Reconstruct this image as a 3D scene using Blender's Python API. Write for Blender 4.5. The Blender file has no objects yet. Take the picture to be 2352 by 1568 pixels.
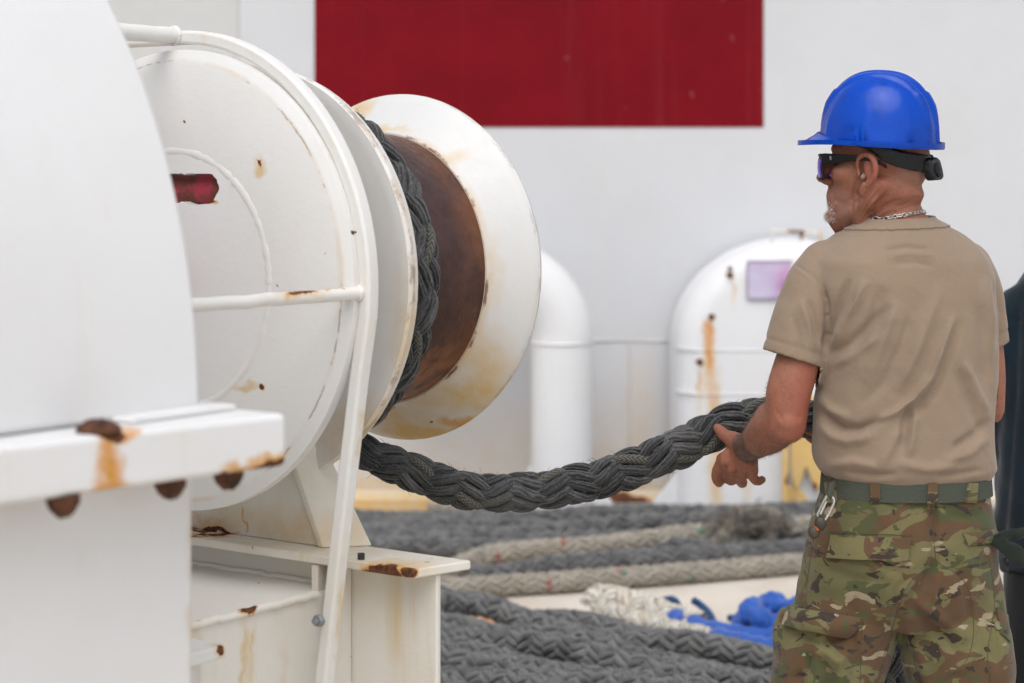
import bpy, bmesh, math, random
import numpy as np
from mathutils import Vector, Matrix
from mathutils.bvhtree import BVHTree
R = math.radians
rng = np.random.default_rng(7)
random.seed(7)
scn = bpy.context.scene
COL = scn.collection

# ------------------------------------------------------------------ camera, sky, sun, exposure
cam_d = bpy.data.cameras.new('camera')
cam = bpy.data.objects.new('camera', cam_d)
COL.objects.link(cam)
cam.location = (0, 0, 1.64)
cam.rotation_euler = (R(90), 0, 0)
cam_d.lens = 70.0
cam_d.sensor_width = 36.0
cam_d.shift_y = -(784 - 405) / 2352.0
cam_d.clip_end = 500
cam_d.dof.use_dof = True
cam_d.dof.focus_distance = 4.18
cam_d.dof.aperture_fstop = 3.0
scn.camera = cam

SUN_EL, SUN_AZ = 58.0, 190.0
world = bpy.data.worlds.new('World')
scn.world = world
world.use_nodes = True
wn = world.node_tree.nodes
wl = world.node_tree.links
for n in list(wn):
    wn.remove(n)
sky = wn.new('ShaderNodeTexSky')
sky.sky_type = 'NISHITA'
sky.sun_disc = False
sky.sun_elevation = R(SUN_EL)
sky.sun_rotation = R(SUN_AZ)
sky.air_density = 1.0
sky.dust_density = 2.0
sky.ozone_density = 1.0
hsv = wn.new('ShaderNodeHueSaturation')      # thin overcast: the blue of the clear sky is mostly veiled
hsv.inputs['Saturation'].default_value = 0.38
bg = wn.new('ShaderNodeBackground')
bg.inputs['Strength'].default_value = 0.14
wo = wn.new('ShaderNodeOutputWorld')
wl.new(sky.outputs[0], hsv.inputs['Color'])
wl.new(hsv.outputs[0], bg.inputs['Color'])
wl.new(bg.outputs[0], wo.inputs['Surface'])

sun_d = bpy.data.lights.new('sun', 'SUN')
sun_d.energy = 1.3
sun_d.angle = R(55)
sun_d.color = (1.0, 0.975, 0.945)
sun = bpy.data.objects.new('sun', sun_d)
COL.objects.link(sun)
_az, _el = R(SUN_AZ), R(SUN_EL)
sdir = Vector((math.sin(_az) * math.cos(_el), math.cos(_az) * math.cos(_el), math.sin(_el)))
sun.rotation_euler = (-sdir).to_track_quat('-Z', 'Y').to_euler()
sun.location = (0, 0, 12)

scn.view_settings.view_transform = 'Standard'
scn.view_settings.look = 'None'
scn.view_settings.gamma = 1.0
scn.view_settings.exposure = 0.42
scn.cycles.max_bounces = 5
scn.cycles.use_adaptive_sampling = True
scn.cycles.adaptive_threshold = 0.03
scn.cycles.use_denoising = True

# ------------------------------------------------------------------ object helpers
def empty(name, loc, label, cat, group=None):
    o = bpy.data.objects.new(name, None)
    o.empty_display_size = 0.1
    o.location = loc
    COL.objects.link(o)
    tag(o, label, cat, group)
    return o

def tag(o, label=None, cat=None, group=None, kind=None):
    if label: o['label'] = label
    if cat: o['category'] = cat
    if group: o['group'] = group
    if kind: o['kind'] = kind
    return o

def root_loc(p):
    """world shift of a direct parent: an Empty stands at its thing's base, a mesh part already lies in world metres"""
    return Vector(p.location) if p.parent is None else Vector((0, 0, 0))

def link(name, me, mat, parent=None):
    o = bpy.data.objects.new(name, me)
    if mat is not None:
        me.materials.append(mat)
    COL.objects.link(o)
    if parent is not None:
        o.parent = parent
        o.matrix_parent_inverse = Matrix.Translation(-root_loc(parent))
    return o

def mk(name, verts, faces, mat, parent=None, smooth=False, bevel=0, recalc=True, seg=2):
    me = bpy.data.meshes.new(name)
    me.from_pydata([tuple(v) for v in verts], [], [tuple(int(i) for i in f) for f in faces])
    me.update()
    if recalc:
        bm = bmesh.new(); bm.from_mesh(me)
        bmesh.ops.recalc_face_normals(bm, faces=bm.faces)
        bm.to_mesh(me); bm.free()
    if smooth:
        me.polygons.foreach_set('use_smooth', [True] * len(me.polygons))
        if smooth != 'all':
            me.set_sharp_from_angle(angle=R(smooth if smooth is not True else 40))
    o = link(name, me, mat, parent)
    if bevel:
        m = o.modifiers.new('bevel', 'BEVEL')
        m.width = bevel; m.segments = seg; m.limit_method = 'ANGLE'; m.angle_limit = R(35)
        me.polygons.foreach_set('use_smooth', [True] * len(me.polygons))
        m.harden_normals = True
    return o

class MB:
    """collects raw geometry"""
    def __init__(s): s.v = []; s.f = []
    def add(s, v, f):
        n = len(s.v); s.v += [tuple(p) for p in v]; s.f += [tuple(i + n for i in q) for q in f]; return s

def box8(p):   # 8 corner points, bottom ring then top ring
    return p, [(0, 1, 2, 3), (4, 7, 6, 5), (0, 4, 5, 1), (1, 5, 6, 2), (2, 6, 7, 3), (3, 7, 4, 0)]

def prism(poly, fn, d0, d1):
    n = len(poly)
    v = [fn(x, y, d0) for x, y in poly] + [fn(x, y, d1) for x, y in poly]
    f = [tuple(range(n)), tuple(range(2 * n - 1, n - 1, -1))] + [(i, (i + 1) % n, n + (i + 1) % n, n + i) for i in range(n)]
    return v, f

def catmull(P, n):
    P = np.asarray(P, float)
    Q = np.vstack([2 * P[0] - P[1], P, 2 * P[-1] - P[-2]])
    out = []
    for i in range(len(P) - 1):
        p0, p1, p2, p3 = Q[i], Q[i + 1], Q[i + 2], Q[i + 3]
        for t in np.linspace(0, 1, n, endpoint=False):
            out.append(0.5 * ((2 * p1) + (-p0 + p2) * t + (2 * p0 - 5 * p1 + 4 * p2 - p3) * t * t + (-p0 + 3 * p1 - 3 * p2 + p3) * t ** 3))
    out.append(P[-1])
    return np.array(out)

def resample(P, step):
    P = np.asarray(P, float)
    d = np.linalg.norm(np.diff(P[:, :3], axis=0), axis=1)
    s = np.concatenate([[0], np.cumsum(d)])
    n = max(2, int(s[-1] / step) + 1)
    q = np.linspace(0, s[-1], n)
    return np.stack([np.interp(q, s, P[:, k]) for k in range(P.shape[1])], 1), q

def frames(P):
    T = np.gradient(P, axis=0)
    T /= np.linalg.norm(T, axis=1)[:, None] + 1e-12
    N = np.zeros_like(T)
    up = np.array([0, 0, 1.0]) if abs(T[0, 2]) < 0.9 else np.array([1.0, 0, 0])
    n = up - T[0] * (up @ T[0]); n /= np.linalg.norm(n); N[0] = n
    for i in range(1, len(P)):
        n = N[i - 1] - T[i] * (N[i - 1] @ T[i]); N[i] = n / (np.linalg.norm(n) + 1e-12)
    return T, N, np.cross(T, N)

def tube_geo(P, rad, seg=12, closed_ends=True):
    P = np.asarray(P, float)
    rad = np.broadcast_to(np.asarray(rad, float), (len(P),))
    T, N, B = frames(P)
    a = np.linspace(0, 2 * np.pi, seg, endpoint=False)
    V = P[:, None] + rad[:, None, None] * (np.cos(a)[None, :, None] * N[:, None] + np.sin(a)[None, :, None] * B[:, None])
    V = V.reshape(-1, 3)
    F = []
    for i in range(len(P) - 1):
        for j in range(seg):
            k = (j + 1) % seg
            F.append((i * seg + j, i * seg + k, (i + 1) * seg + k, (i + 1) * seg + j))
    if closed_ends:
        F.append(tuple(range(seg - 1, -1, -1)))
        F.append(tuple((len(P) - 1) * seg + j for j in range(seg)))
    return V, F

def tube(name, P, rad, mat, parent=None, seg=12, smooth=60):
    V, F = tube_geo(P, rad, seg)
    return mk(name, V, F, mat, parent, smooth=smooth)

# ------------------------------------------------------------------ material helpers
class NT:
    def __init__(s, name):
        s.m = bpy.data.materials.new(name); s.m.use_nodes = True
        s.t = s.m.node_tree; s.n = s.t.nodes; s.l = s.t.links
        for x in list(s.n): s.n.remove(x)
        s.out = s.n.new('ShaderNodeOutputMaterial')
        s.b = s.n.new('ShaderNodeBsdfPrincipled')
        s.l.new(s.b.outputs[0], s.out.inputs['Surface'])
        s.geo = s.n.new('ShaderNodeNewGeometry')
        s.P = s.geo.outputs['Position']
    def set(s, k, v): s.b.inputs[k].default_value = v
    def to(s, k, o): s.l.new(o, s.b.inputs[k])
    def _in(s, sock, v):
        if isinstance(v, bpy.types.NodeSocket): s.l.new(v, sock)
        elif v is not None: sock.default_value = v
    def math(s, op, a, b=None, c=None, clamp=False):
        n = s.n.new('ShaderNodeMath'); n.operation = op; n.use_clamp = clamp
        s._in(n.inputs[0], a); s._in(n.inputs[1], b); s._in(n.inputs[2], c)
        return n.outputs[0]
    def vec(s, op, a, b=None):
        n = s.n.new('ShaderNodeVectorMath'); n.operation = op
        s._in(n.inputs[0], a); s._in(n.inputs[1], b)
        return n.outputs['Value'] if op in ('LENGTH', 'DOT_PRODUCT', 'DISTANCE') else n.outputs[0]
    def noise(s, scale, detail=4, rough=0.5, vec=None, stretch=None, dist=0, off=None):
        v = vec if vec is not None else s.P
        if stretch is not None: v = s.vec('MULTIPLY', v, stretch)
        if off is not None: v = s.vec('ADD', v, off)
        n = s.n.new('ShaderNodeTexNoise'); n.inputs['Scale'].default_value = scale
        n.inputs['Detail'].default_value = detail; n.inputs['Roughness'].default_value = rough
        n.inputs['Distortion'].default_value = dist
        s.l.new(v, n.inputs['Vector'])
        return n.outputs[0]
    def voronoi(s, scale, vec=None, feature='F1'):
        n = s.n.new('ShaderNodeTexVoronoi'); n.inputs['Scale'].default_value = scale; n.feature = feature
        s.l.new(vec if vec is not None else s.P, n.inputs['Vector'])
        return n.outputs['Distance']
    def ramp(s, x, a, b, lo=0.0, hi=1.0):
        n = s.n.new('ShaderNodeMapRange'); n.interpolation_type = 'SMOOTHSTEP'
        s._in(n.inputs['Value'], x)
        n.inputs['From Min'].default_value = a; n.inputs['From Max'].default_value = b
        n.inputs['To Min'].default_value = lo; n.inputs['To Max'].default_value = hi
        return n.outputs[0]
    def mix(s, f, a, b, mode='MIX'):
        n = s.n.new('ShaderNodeMix'); n.data_type = 'RGBA'; n.blend_type = mode
        s._in(n.inputs[0], f)
        for i, v in ((6, a), (7, b)):
            if isinstance(v, bpy.types.NodeSocket): s.l.new(v, n.inputs[i])
            else: n.inputs[i].default_value = (*v[:3], 1)
        return n.outputs[2]
    def bump(s, h, strength=0.3, dist=0.002, normal=None):
        n = s.n.new('ShaderNodeBump'); n.inputs['Strength'].default_value = strength; n.inputs['Distance'].default_value = dist
        s.l.new(h, n.inputs['Height'])
        if normal is not None: s.l.new(normal, n.inputs['Normal'])
        return n.outputs[0]
    def blob(s, c, r, warp=None):
        v = s.vec('SUBTRACT', warp if warp is not None else s.P, c)
        v = s.vec('MULTIPLY', v, tuple(1.0 / x for x in r))
        return s.vec('LENGTH', v)
    def sep(s, v=None):
        n = s.n.new('ShaderNodeSeparateXYZ'); s.l.new(v if v is not None else s.P, n.inputs[0]); return n.outputs
    def attr(s, name):
        n = s.n.new('ShaderNodeAttribute'); n.attribute_name = name; return n

def paint(name, base=(0.74, 0.735, 0.72), rust=(), ochre=(), grime=0.25, yellow=0.25, rough=0.45, streak=0.3, chips=0.0, bumpy=0.35, rim=()):
    """ship's paint: brush/roller relief, faint yellowing and streaks, rust spots and ochre stains of their own shape"""
    m = NT(name)
    big = m.noise(2.2, 5, 0.6)
    fine = m.noise(30, 4, 0.6)
    col = m.mix(m.ramp(big, 0.35, 0.75, 0, grime), base, tuple(c * f for c, f in zip(base, (0.86, 0.85, 0.82))))
    st = m.noise(14, 4, 0.6, stretch=(1, 1, 0.06), off=(3, 1, 0))
    ys = m.math('MULTIPLY', m.ramp(st, 0.52, 0.75), m.ramp(m.noise(3, 3, 0.5, off=(9, 4, 2)), 0.4, 0.7, 0, yellow))
    col = m.mix(ys, col, (0.62, 0.47, 0.24))
    yb = m.ramp(m.noise(1.3, 6, 0.65, off=(5, 5, 5)), 0.5, 0.8, 0, yellow * 0.8)
    col = m.mix(yb, col, (0.66, 0.56, 0.38))
    wv = m.vec('ADD', m.P, m.vec('MULTIPLY', m.vec('SUBTRACT', _ncol(m, 22), (0.5, 0.5, 0.5)), (0.05, 0.05, 0.05)))
    if ochre:
        acc = None
        for c, r, k in ochre:
            d = m.blob(c, r, wv)
            q = m.ramp(d, 1.0, 0.15, 0, k)
            acc = q if acc is None else m.math('MAXIMUM', acc, q)
        acc = m.math('MULTIPLY', acc, m.ramp(m.noise(12, 5, 0.65, off=(2, 7, 1)), 0.25, 0.65, 0.35, 1.0))
        oc = m.mix(m.noise(20, 4), (0.62, 0.36, 0.09), (0.60, 0.46, 0.22))
        col = m.mix(acc, col, oc)
    rustm = None
    if rust:
        acc = None
        for c, r, k in rust:
            d = m.blob(c, r, wv)
            q = m.ramp(d, 1.1, 0.3, 0, k)
            acc = q if acc is None else m.math('MAXIMUM', acc, q)
        halo = m.math('MULTIPLY', acc, m.ramp(m.noise(40, 5, 0.7), 0.2, 0.6, 0.5, 1))
        col = m.mix(m.ramp(halo, 0.05, 0.5, 0, 0.9), col, (0.60, 0.25, 0.03))
        rustm = m.ramp(m.math('ADD', acc, m.math('MULTIPLY', m.noise(60, 5, 0.75), 0.5)), 0.72, 0.86)
        rc = m.mix(m.ramp(m.noise(90, 5, 0.7), 0.35, 0.65), (0.035, 0.014, 0.008), (0.17, 0.055, 0.015))
        col = m.mix(rustm, col, rc)
    if chips > 0:
        vz = m.math('MULTIPLY', m.noise(55, 2, 0.4, off=(4, 4, 4)), m.noise(7, 2, 0.5, off=(8, 1, 4)))
        cm = m.ramp(vz, 0.52 - chips, 0.53 - chips)
        col = m.mix(cm, col, (0.10, 0.045, 0.018))
    for r0, w0, k0 in rim:      # paint worn through along the rims of the turned parts, and the rust bleeding from it
        rel = m.vec('SUBTRACT', m.P, (-0.2557, 4.5, 1.436))
        uu = m.vec('DOT_PRODUCT', rel, (0.81208, -0.58355, 0.0)); zz = m.sep(rel)[2]
        rr_ = m.math('SQRT', m.math('ADD', m.math('MULTIPLY', uu, uu), m.math('MULTIPLY', zz, zz)))
        dd = m.math('ABSOLUTE', m.math('SUBTRACT', m.math('ADD', rr_, m.math('MULTIPLY', m.math('SUBTRACT', m.noise(60, 3, 0.6), 0.5), 0.006)), r0))
        sel = m.ramp(m.noise(11, 4, 0.65, off=(3, 6, 1)), 0.50, 0.60)
        col = m.mix(m.math('MULTIPLY', m.ramp(dd, w0 * 4.0, 0.0, 0, 0.55 * k0), m.ramp(m.noise(7, 4, 0.6, off=(1, 6, 9)), 0.35, 0.65)), col, (0.58, 0.38, 0.16))
        col = m.mix(m.math('MULTIPLY', m.ramp(dd, w0, w0 * 0.5, 0, k0), sel), col, m.mix(m.noise(80, 4), (0.06, 0.025, 0.012), (0.30, 0.16, 0.07)))
    m.to('Base Color', col)
    rr = m.ramp(fine, 0.3, 0.7, rough - 0.08, rough + 0.1)
    if rustm is not None:
        rr = m.math('MAXIMUM', rr, m.math('MULTIPLY', rustm, 0.9))
    m.to('Roughness', rr)
    h = m.math('ADD', m.math('MULTIPLY', m.noise(70, 3, 0.5), 0.6), m.math('MULTIPLY', m.noise(220, 2, 0.5), 0.25))
    if rustm is not None:
        h = m.math('SUBTRACT', h, m.math('MULTIPLY', rustm, m.math('ADD', 0.4, m.noise(150, 4))))
    m.to('Normal', m.bump(h, bumpy, 0.004))
    return m.m

def _ncol(m, scale):
    n = m.n.new('ShaderNodeTexNoise'); n.inputs['Scale'].default_value = scale; n.inputs['Detail'].default_value = 4
    m.l.new(m.P, n.inputs['Vector'])
    return n.outputs[1]

def plain(name, col, rough=0.5, metal=0.0, var=0.15, nscale=40, bump=0.1, spec=0.5, coat=0):
    m = NT(name)
    c = m.mix(m.ramp(m.noise(nscale, 4, 0.6), 0.3, 0.7, 0, 1), tuple(x * (1 - var) for x in col), tuple(min(1, x * (1 + var)) for x in col))
    m.to('Base Color', c)
    m.set('Metallic', metal); m.set('Specular IOR Level', spec); m.set('Coat Weight', coat)
    m.to('Roughness', m.ramp(m.noise(nscale * 2, 3), 0.3, 0.7, max(0.02, rough - 0.07), min(1, rough + 0.07)))
    if bump: m.to('Normal', m.bump(m.noise(nscale * 3, 3), bump, 0.002))
    return m.m

# ------------------------------------------------------------------ winch frame: t along the shaft, u across it, z up
WC = np.array([-0.2557, 4.5, 1.436])
WA = np.array([0.58355, 0.81208, 0.0])
WB = np.array([0.81208, -0.58355, 0.0])
def W(t, u, z):
    return tuple(WC + WA * t + WB * u + np.array([0, 0, z]))

def revolve(name, prof, mat, parent, n=128, smooth=30, bevel=0):
    """prof: closed loop of (t, r) turned about the shaft"""
    k = len(prof); V = []; F = []
    for i in range(n):
        c, s = math.cos(2 * math.pi * i / n), math.sin(2 * math.pi * i / n)
        for t, r in prof:
            V.append(W(t, r * c, r * s))
    for i in range(n):
        j = (i + 1) % n
        for q in range(k):
            p = (q + 1) % k
            F.append((i * k + q, i * k + p, j * k + p, j * k + q))
    return mk(name, V, F, mat, parent, smooth=smooth, bevel=bevel)

def wbox(name, t0, t1, u0, u1, z0, z1, mat, parent, bevel=0.003):
    v, f = box8([W(t0, u0, z0), W(t1, u0, z0), W(t1, u1, z0), W(t0, u1, z0), W(t0, u0, z1), W(t1, u0, z1), W(t1, u1, z1), W(t0, u1, z1)])
    return mk(name, v, f, mat, parent, bevel=bevel)

def cyl_geo(c, axis, r, h, n=24, r2=None):
    axis = Vector(axis).normalized()
    q = axis.to_track_quat('Z', 'Y').to_matrix()
    r2 = r if r2 is None else r2
    V = [tuple(Vector(c) + q @ Vector((r * math.cos(2 * math.pi * i / n), r * math.sin(2 * math.pi * i / n), 0))) for i in range(n)]
    V += [tuple(Vector(c) + q @ Vector((r2 * math.cos(2 * math.pi * i / n), r2 * math.sin(2 * math.pi * i / n), h))) for i in range(n)]
    F = [tuple(range(n - 1, -1, -1)), tuple(range(n, 2 * n))] + [(i, (i + 1) % n, n + (i + 1) % n, n + i) for i in range(n)]
    return V, F

def hexbolt(name, c, axis, r, h, mat, parent, shank=True):
    m = MB(); m.add(*cyl_geo(c, axis, r, h, 6))
    if shank:
        ax = Vector(axis).normalized()
        m.add(*cyl_geo(Vector(c) + ax * h * 0.99, axis, r * 0.55, h * 0.6, 12))
    return mk(name, m.v, m.f, mat, parent, smooth=35, bevel=0.0015)

# ------------------------------------------------------------------ deck
m = NT('deck_paint')
c = m.mix(m.ramp(m.noise(1.6, 6, 0.65), 0.35, 0.7), (0.62, 0.565, 0.495), (0.52, 0.455, 0.375))
c = m.mix(m.ramp(m.noise(4, 7, 0.7, off=(3, 3, 0)), 0.55, 0.75, 0, 0.6), c, (0.42, 0.32, 0.20))
band = m.ramp(m.sep()[1], 8.9, 9.7)
c = m.mix(m.math('MULTIPLY', band, m.ramp(m.noise(3, 5, 0.6, off=(1, 8, 2)), 0.25, 0.6, 0.35, 0.85)), c, (0.52, 0.30, 0.10))
for cc, rr in (((-0.15, 7.35, 0), (0.35, 0.10, 0.1)), ((-0.2, 6.35, 0), (0.3, 0.12, 0.1)), ((0.0, 7.42, 0), (0.2, 0.05, 0.1))):
    c = m.mix(m.ramp(m.blob(cc, rr, m.vec('ADD', m.P, m.vec('MULTIPLY', _ncol(m, 8), (0.15, 0.1, 0)))), 1.1, 0.3, 0, 0.8), c, (0.50, 0.20, 0.05))
c = m.mix(m.ramp(m.noise(45, 6, 0.8, off=(2, 2, 2)), 0.62, 0.75, 0, 0.5), c, (0.20, 0.17, 0.14))
m.to('Base Color', c); m.set('Roughness', 0.75)
m.to('Normal', m.bump(m.math('ADD', m.noise(160, 3), m.noise(12, 4)), 0.35, 0.004))
DECK = m.m
dk = mk('deck', [(-40, -25, 0), (40, -25, 0), (40, 40, 0), (-40, 40, 0)], [(0, 1, 2, 3)], DECK)
tag(dk, kind='structure')

# ------------------------------------------------------------------ superstructure wall
WALL = paint('wall_paint', (0.585, 0.592, 0.608), grime=0.3, yellow=0.10, rough=0.5, bumpy=0.15,
             ochre=[((0.4, 9.75, 0.05), (3.0, 0.4, 0.16), 0.8), ((-0.8, 9.75, 0.12), (1.2, 0.4, 0.12), 0.7), ((0.62, 9.75, 0.30), (0.16, 0.3, 0.7), 0.35), ((0.1, 9.75, 0.2), (1.4, 0.3, 0.5), 0.30)])
WALL2 = paint('wall_plate_paint', (0.55, 0.548, 0.54), grime=0.35, yellow=0.2, rough=0.5, bumpy=0.15)
wall = empty('superstructure_wall', (0, 9.75, 0), 'white steel superstructure wall carrying the big dark red block', 'wall')
v, f = box8([(-14, 9.75, 0), (14, 9.75, 0), (14, 10.4, 0), (-14, 10.4, 0), (-14, 9.75, 7), (14, 9.75, 7), (14, 10.4, 7), (-14, 10.4, 7)])
mk('wall_panel', v, f, WALL, wall)
v, f = box8([(-14, 9.742, 0.9), (-1.34, 9.742, 0.9), (-1.34, 9.752, 0.9), (-14, 9.752, 0.9), (-14, 9.742, 7), (-1.34, 9.742, 7), (-1.34, 9.752, 7), (-14, 9.752, 7)])
mk('wall_panel', v, f, WALL2, wall, bevel=0.003)
m = NT('red_paint')
c = m.mix(m.ramp(m.noise(3, 5, 0.6), 0.3, 0.7), (0.185, 0.004, 0.010), (0.155, 0.0035, 0.008))
st = m.math('MULTIPLY', m.ramp(m.noise(9, 4, 0.6, stretch=(1, 1, 0.03)), 0.55, 0.8), 0.22)
c = m.mix(st, c, (0.30, 0.06, 0.07))
ps = m.ramp(m.noise(22, 2, 0.4, off=(3, 1, 1), stretch=(1, 1, 0.6)), 0.765, 0.79, 0, 0.18)
c = m.mix(ps, c, (0.45, 0.22, 0.23))
sx = m.sep(m.vec('MULTIPLY', m.P, (1, 1, 1)))
ln = m.ramp(m.math('ABSOLUTE', m.math('SUBTRACT', m.math('FRACT', m.math('MULTIPLY', sx[0], 2.05)), 0.5)), 0.0, 0.012, 0.06, 0.0)
c = m.mix(ln, c, (0.42, 0.08, 0.09))
m.to('Base Color', c); m.set('Roughness', 0.5); m.set('Specular IOR Level', 0.08)
m.to('Normal', m.bump(m.noise(6, 3, 0.5, stretch=(1, 1, 0.3)), 0.25, 0.01))
v, f = box8([(-0.967, 9.746, 1.881), (1.232, 9.746, 1.881), (1.232, 9.751, 1.881), (-0.967, 9.751, 1.881), (-0.967, 9.746, 3.6), (1.232, 9.746, 3.6), (1.232, 9.751, 3.6), (-0.967, 9.751, 3.6)])
tag(mk('red_panel', v, f, m.m, wall), 'dark red painted block on the white wall')
for pts in ([(-14, 9.75, 0.835), (14, 9.75, 0.835)], [(0.573, 9.75, 0.0), (0.573, 9.75, 0.83)], [(-2.6, 9.75, 0.0), (-2.6, 9.75, 0.83)]):
    P, _ = resample(np.array(pts), 0.05)
    P = P + rng.normal(0, 0.0012, P.shape)
    tube('weld_seam', P, 0.006, WALL, wall, 6)
COAM = paint('coaming_paint', (0.58, 0.52, 0.44), rust=[((0.53, 9.66, 0.09), (0.09, 0.1, 0.05), 1.0), ((0.60, 9.66, 0.06), (0.10, 0.1, 0.04), 0.9)], ochre=[((-0.5, 9.66, 0.04), (2.5, 0.5, 0.10), 1.0)], grime=0.6, yellow=0.7)
co = mk('wall_coaming', *box8([(-14, 9.66, 0), (14, 9.66, 0), (14, 9.748, 0), (-14, 9.748, 0), (-14, 9.66, 0.075), (14, 9.66, 0.075), (14, 9.748, 0.11), (-14, 9.748, 0.11)]), COAM, wall, bevel=0.006)

# ------------------------------------------------------------------ gooseneck ventilator
GY = 9.3
GP = paint('gooseneck_paint', (0.72, 0.72, 0.725), ochre=[((-0.02, 9.15, 0.05), (0.05, 0.2, 0.18), 0.9), ((0.3, 9.1, 0.02), (0.4, 0.3, 0.08), 0.6)], grime=0.15, yellow=0.1, bumpy=0.1)
goose = empty('gooseneck_vent', (0.234, GY, 0), 'white gooseneck vent pipe bending over behind the winch drum', 'vent pipe')
tube('pipe', [(0.234, GY, 0), (0.234, GY, 0.3), (0.234, GY, 0.862)], 0.144, GP, goose, 48)
arc = [(-0.111 + 0.345 * math.cos(q), GY, 0.872 + 0.345 * math.sin(q)) for q in np.linspace(0, math.pi, 40)] + [(-0.456, GY, 0.80), (-0.456, GY, 0.74)]
tube('elbow', arc, 0.144, GP, goose, 48)
V, F = tube_geo([(0.234 + 0.1435 * math.cos(q), GY + 0.1435 * math.sin(q), 0.866) for q in np.linspace(0, 2 * math.pi, 49)], 0.007, 8)
mk('weld_seam', V, F, GP, goose, smooth=60)
for s in (-1, 1):
    for ax in (0,):
        d = (s, 0)
        v, f = prism([(0.10, 0.0), (0.275, 0.0), (0.275, 0.03), (0.150, 0.29), (0.10, 0.29)], lambda p, z, w, d=d: (0.234 + d[0] * p - d[1] * w, GY + d[1] * p + d[0] * w, z), -0.008, 0.008)
        mk('gusset', v, f, GP, goose, bevel=0.003)
mk('base_ring', *cyl_geo((0.234, GY, 0), (0, 0, 1), 0.20, 0.022, 40), GP, goose, smooth=40, bevel=0.004)

# ------------------------------------------------------------------ arch-topped ventilator housing
VY = 9.26
def vent_outline(inset, n=28, right=1.92):
    cx, hw, zs, hz = 1.335, 0.57 - inset, 0.83, 0.515 - inset
    pts = [(cx - hw, 0.0)]
    pts += [(cx - hw * math.cos(q), zs + hz * math.sin(q)) for q in np.linspace(0, math.pi, n)]
    pts += [(cx + hw, 0.0)]
    return pts
VP = paint('ventilator_paint', (0.70, 0.705, 0.72), grime=0.2, yellow=0.2, bumpy=0.12,
           ochre=[((0.915, VY, 0.80), (0.035, 0.3, 0.22), 1.0), ((0.945, VY, 0.35), (0.055, 0.3, 0.62), 0.85), ((0.915, VY, 0.75), (0.05, 0.3, 0.30), 0.7), ((0.87, VY, 0.63), (0.025, 0.3, 0.14), 0.8), ((1.09, VY, 0.25), (0.05, 0.3, 0.5), 0.35), ((1.03, VY, 1.10), (0.02, 0.3, 0.10), 0.6), ((1.31, VY, 0.30), (0.02, 0.3, 0.45), 0.9), ((1.40, VY, 1.12), (0.02, 0.3, 0.25), 0.6)],
           rust=[((0.920, VY, 0.84), (0.040, 0.3, 0.17), 0.42), ((0.914, VY, 0.92), (0.044, 0.3, 0.09), 0.45), ((0.935, VY, 0.58), (0.036, 0.3, 0.34), 0.26), ((0.872, VY, 0.70), (0.018, 0.3, 0.08), 0.32), ((0.928, VY, 0.985), (0.020, 0.3, 0.016), 1.0), ((0.873, VY, 0.775), (0.022, 0.3, 0.022), 0.9), ((1.015, VY, 1.178), (0.022, 0.3, 0.016), 1.0)])
vent = empty('ventilator_housing', (1.335, VY, 0), 'large arch topped white ventilator housing with rust streaks behind the man', 'ventilator')
rings = [(0.115, 0.0), (0.085, 0.006), (0.05, 0.022), (0.02, 0.055), (0.0, 0.11), (0.0, 0.44)]
V = []; F = []
for ins, dy in rings:
    V += [(x, VY + dy, z) for x, z in vent_outline(ins)]
k = len(vent_outline(0))
for i in range(len(rings) - 1):
    for j in range(k - 1):
        F.append((i * k + j, i * k + j + 1, (i + 1) * k + j + 1, (i + 1) * k + j))
F.append(tuple(range(k)))
F.append(tuple(range(5 * k, 6 * k)))
mk('casing', V, F, VP, vent, smooth=50)
for z in (0.838, 0.633):
    tube('weld_seam', [(0.769, VY + 0.12, z), (0.775, VY + 0.06, z), (0.80, VY + 0.018, z), (0.85, VY, z - 0.006), (1.2, VY, z - 0.008), (1.80, VY, z - 0.008)], 0.0045, VP, vent, 8)
for (x, z) in ((0.926, 0.99), (0.873, 0.782), (1.013, 1.182), (1.013, 1.21)):
    hexbolt('bolt', (x, VY - 0.001, z), (0, -1, 0), 0.013, 0.012, plain('rusty_bolt', (0.09, 0.035, 0.012), 0.9), vent)
m = NT('faded_sign_print')
sx = m.sep()
c = m.mix(m.ramp(m.math('ADD', m.math('MULTIPLY', sx[0], 3.2), m.math('MULTIPLY', m.noise(9, 4), 0.5)), 3.95, 4.55), (0.52, 0.46, 0.62), (0.52, 0.20, 0.46))
c = m.mix(m.ramp(m.noise(18, 5, 0.6, stretch=(0.4, 1, 1)), 0.45, 0.7, 0, 0.5), c, (0.60, 0.56, 0.68))
m.to('Base Color', c); m.set('Roughness', 0.5)
sg = mk('sign_plate', *box8([(1.094, VY - 0.012, 1.075), (1.298, VY - 0.012, 1.075), (1.298, VY - 0.001, 1.075), (1.094, VY - 0.001, 1.075), (1.094, VY - 0.012, 1.245), (1.298, VY - 0.012, 1.245), (1.298, VY - 0.001, 1.245), (1.094, VY - 0.001, 1.245)]), m.m, vent, bevel=0.002)
tag(sg, 'faded pink and lilac sign plate')
GREY = plain('grey_metal', (0.22, 0.22, 0.23), 0.5, 0.3)
m_frame = plain('sign_frame', (0.33, 0.27, 0.36), 0.5)
for (x0, x1, z0, z1) in ((1.090, 1.302, 1.243, 1.250), (1.090, 1.302, 1.070, 1.077), (1.089, 1.096, 1.0775, 1.2425)):
    mk('sign_frame', *box8([(x0, VY - 0.016, z0), (x1, VY - 0.016, z0), (x1, VY - 0.0125, z0), (x0, VY - 0.0125, z0), (x0, VY - 0.016, z1), (x1, VY - 0.016, z1), (x1, VY - 0.0125, z1), (x0, VY - 0.0125, z1)]), m_frame, vent)
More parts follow.
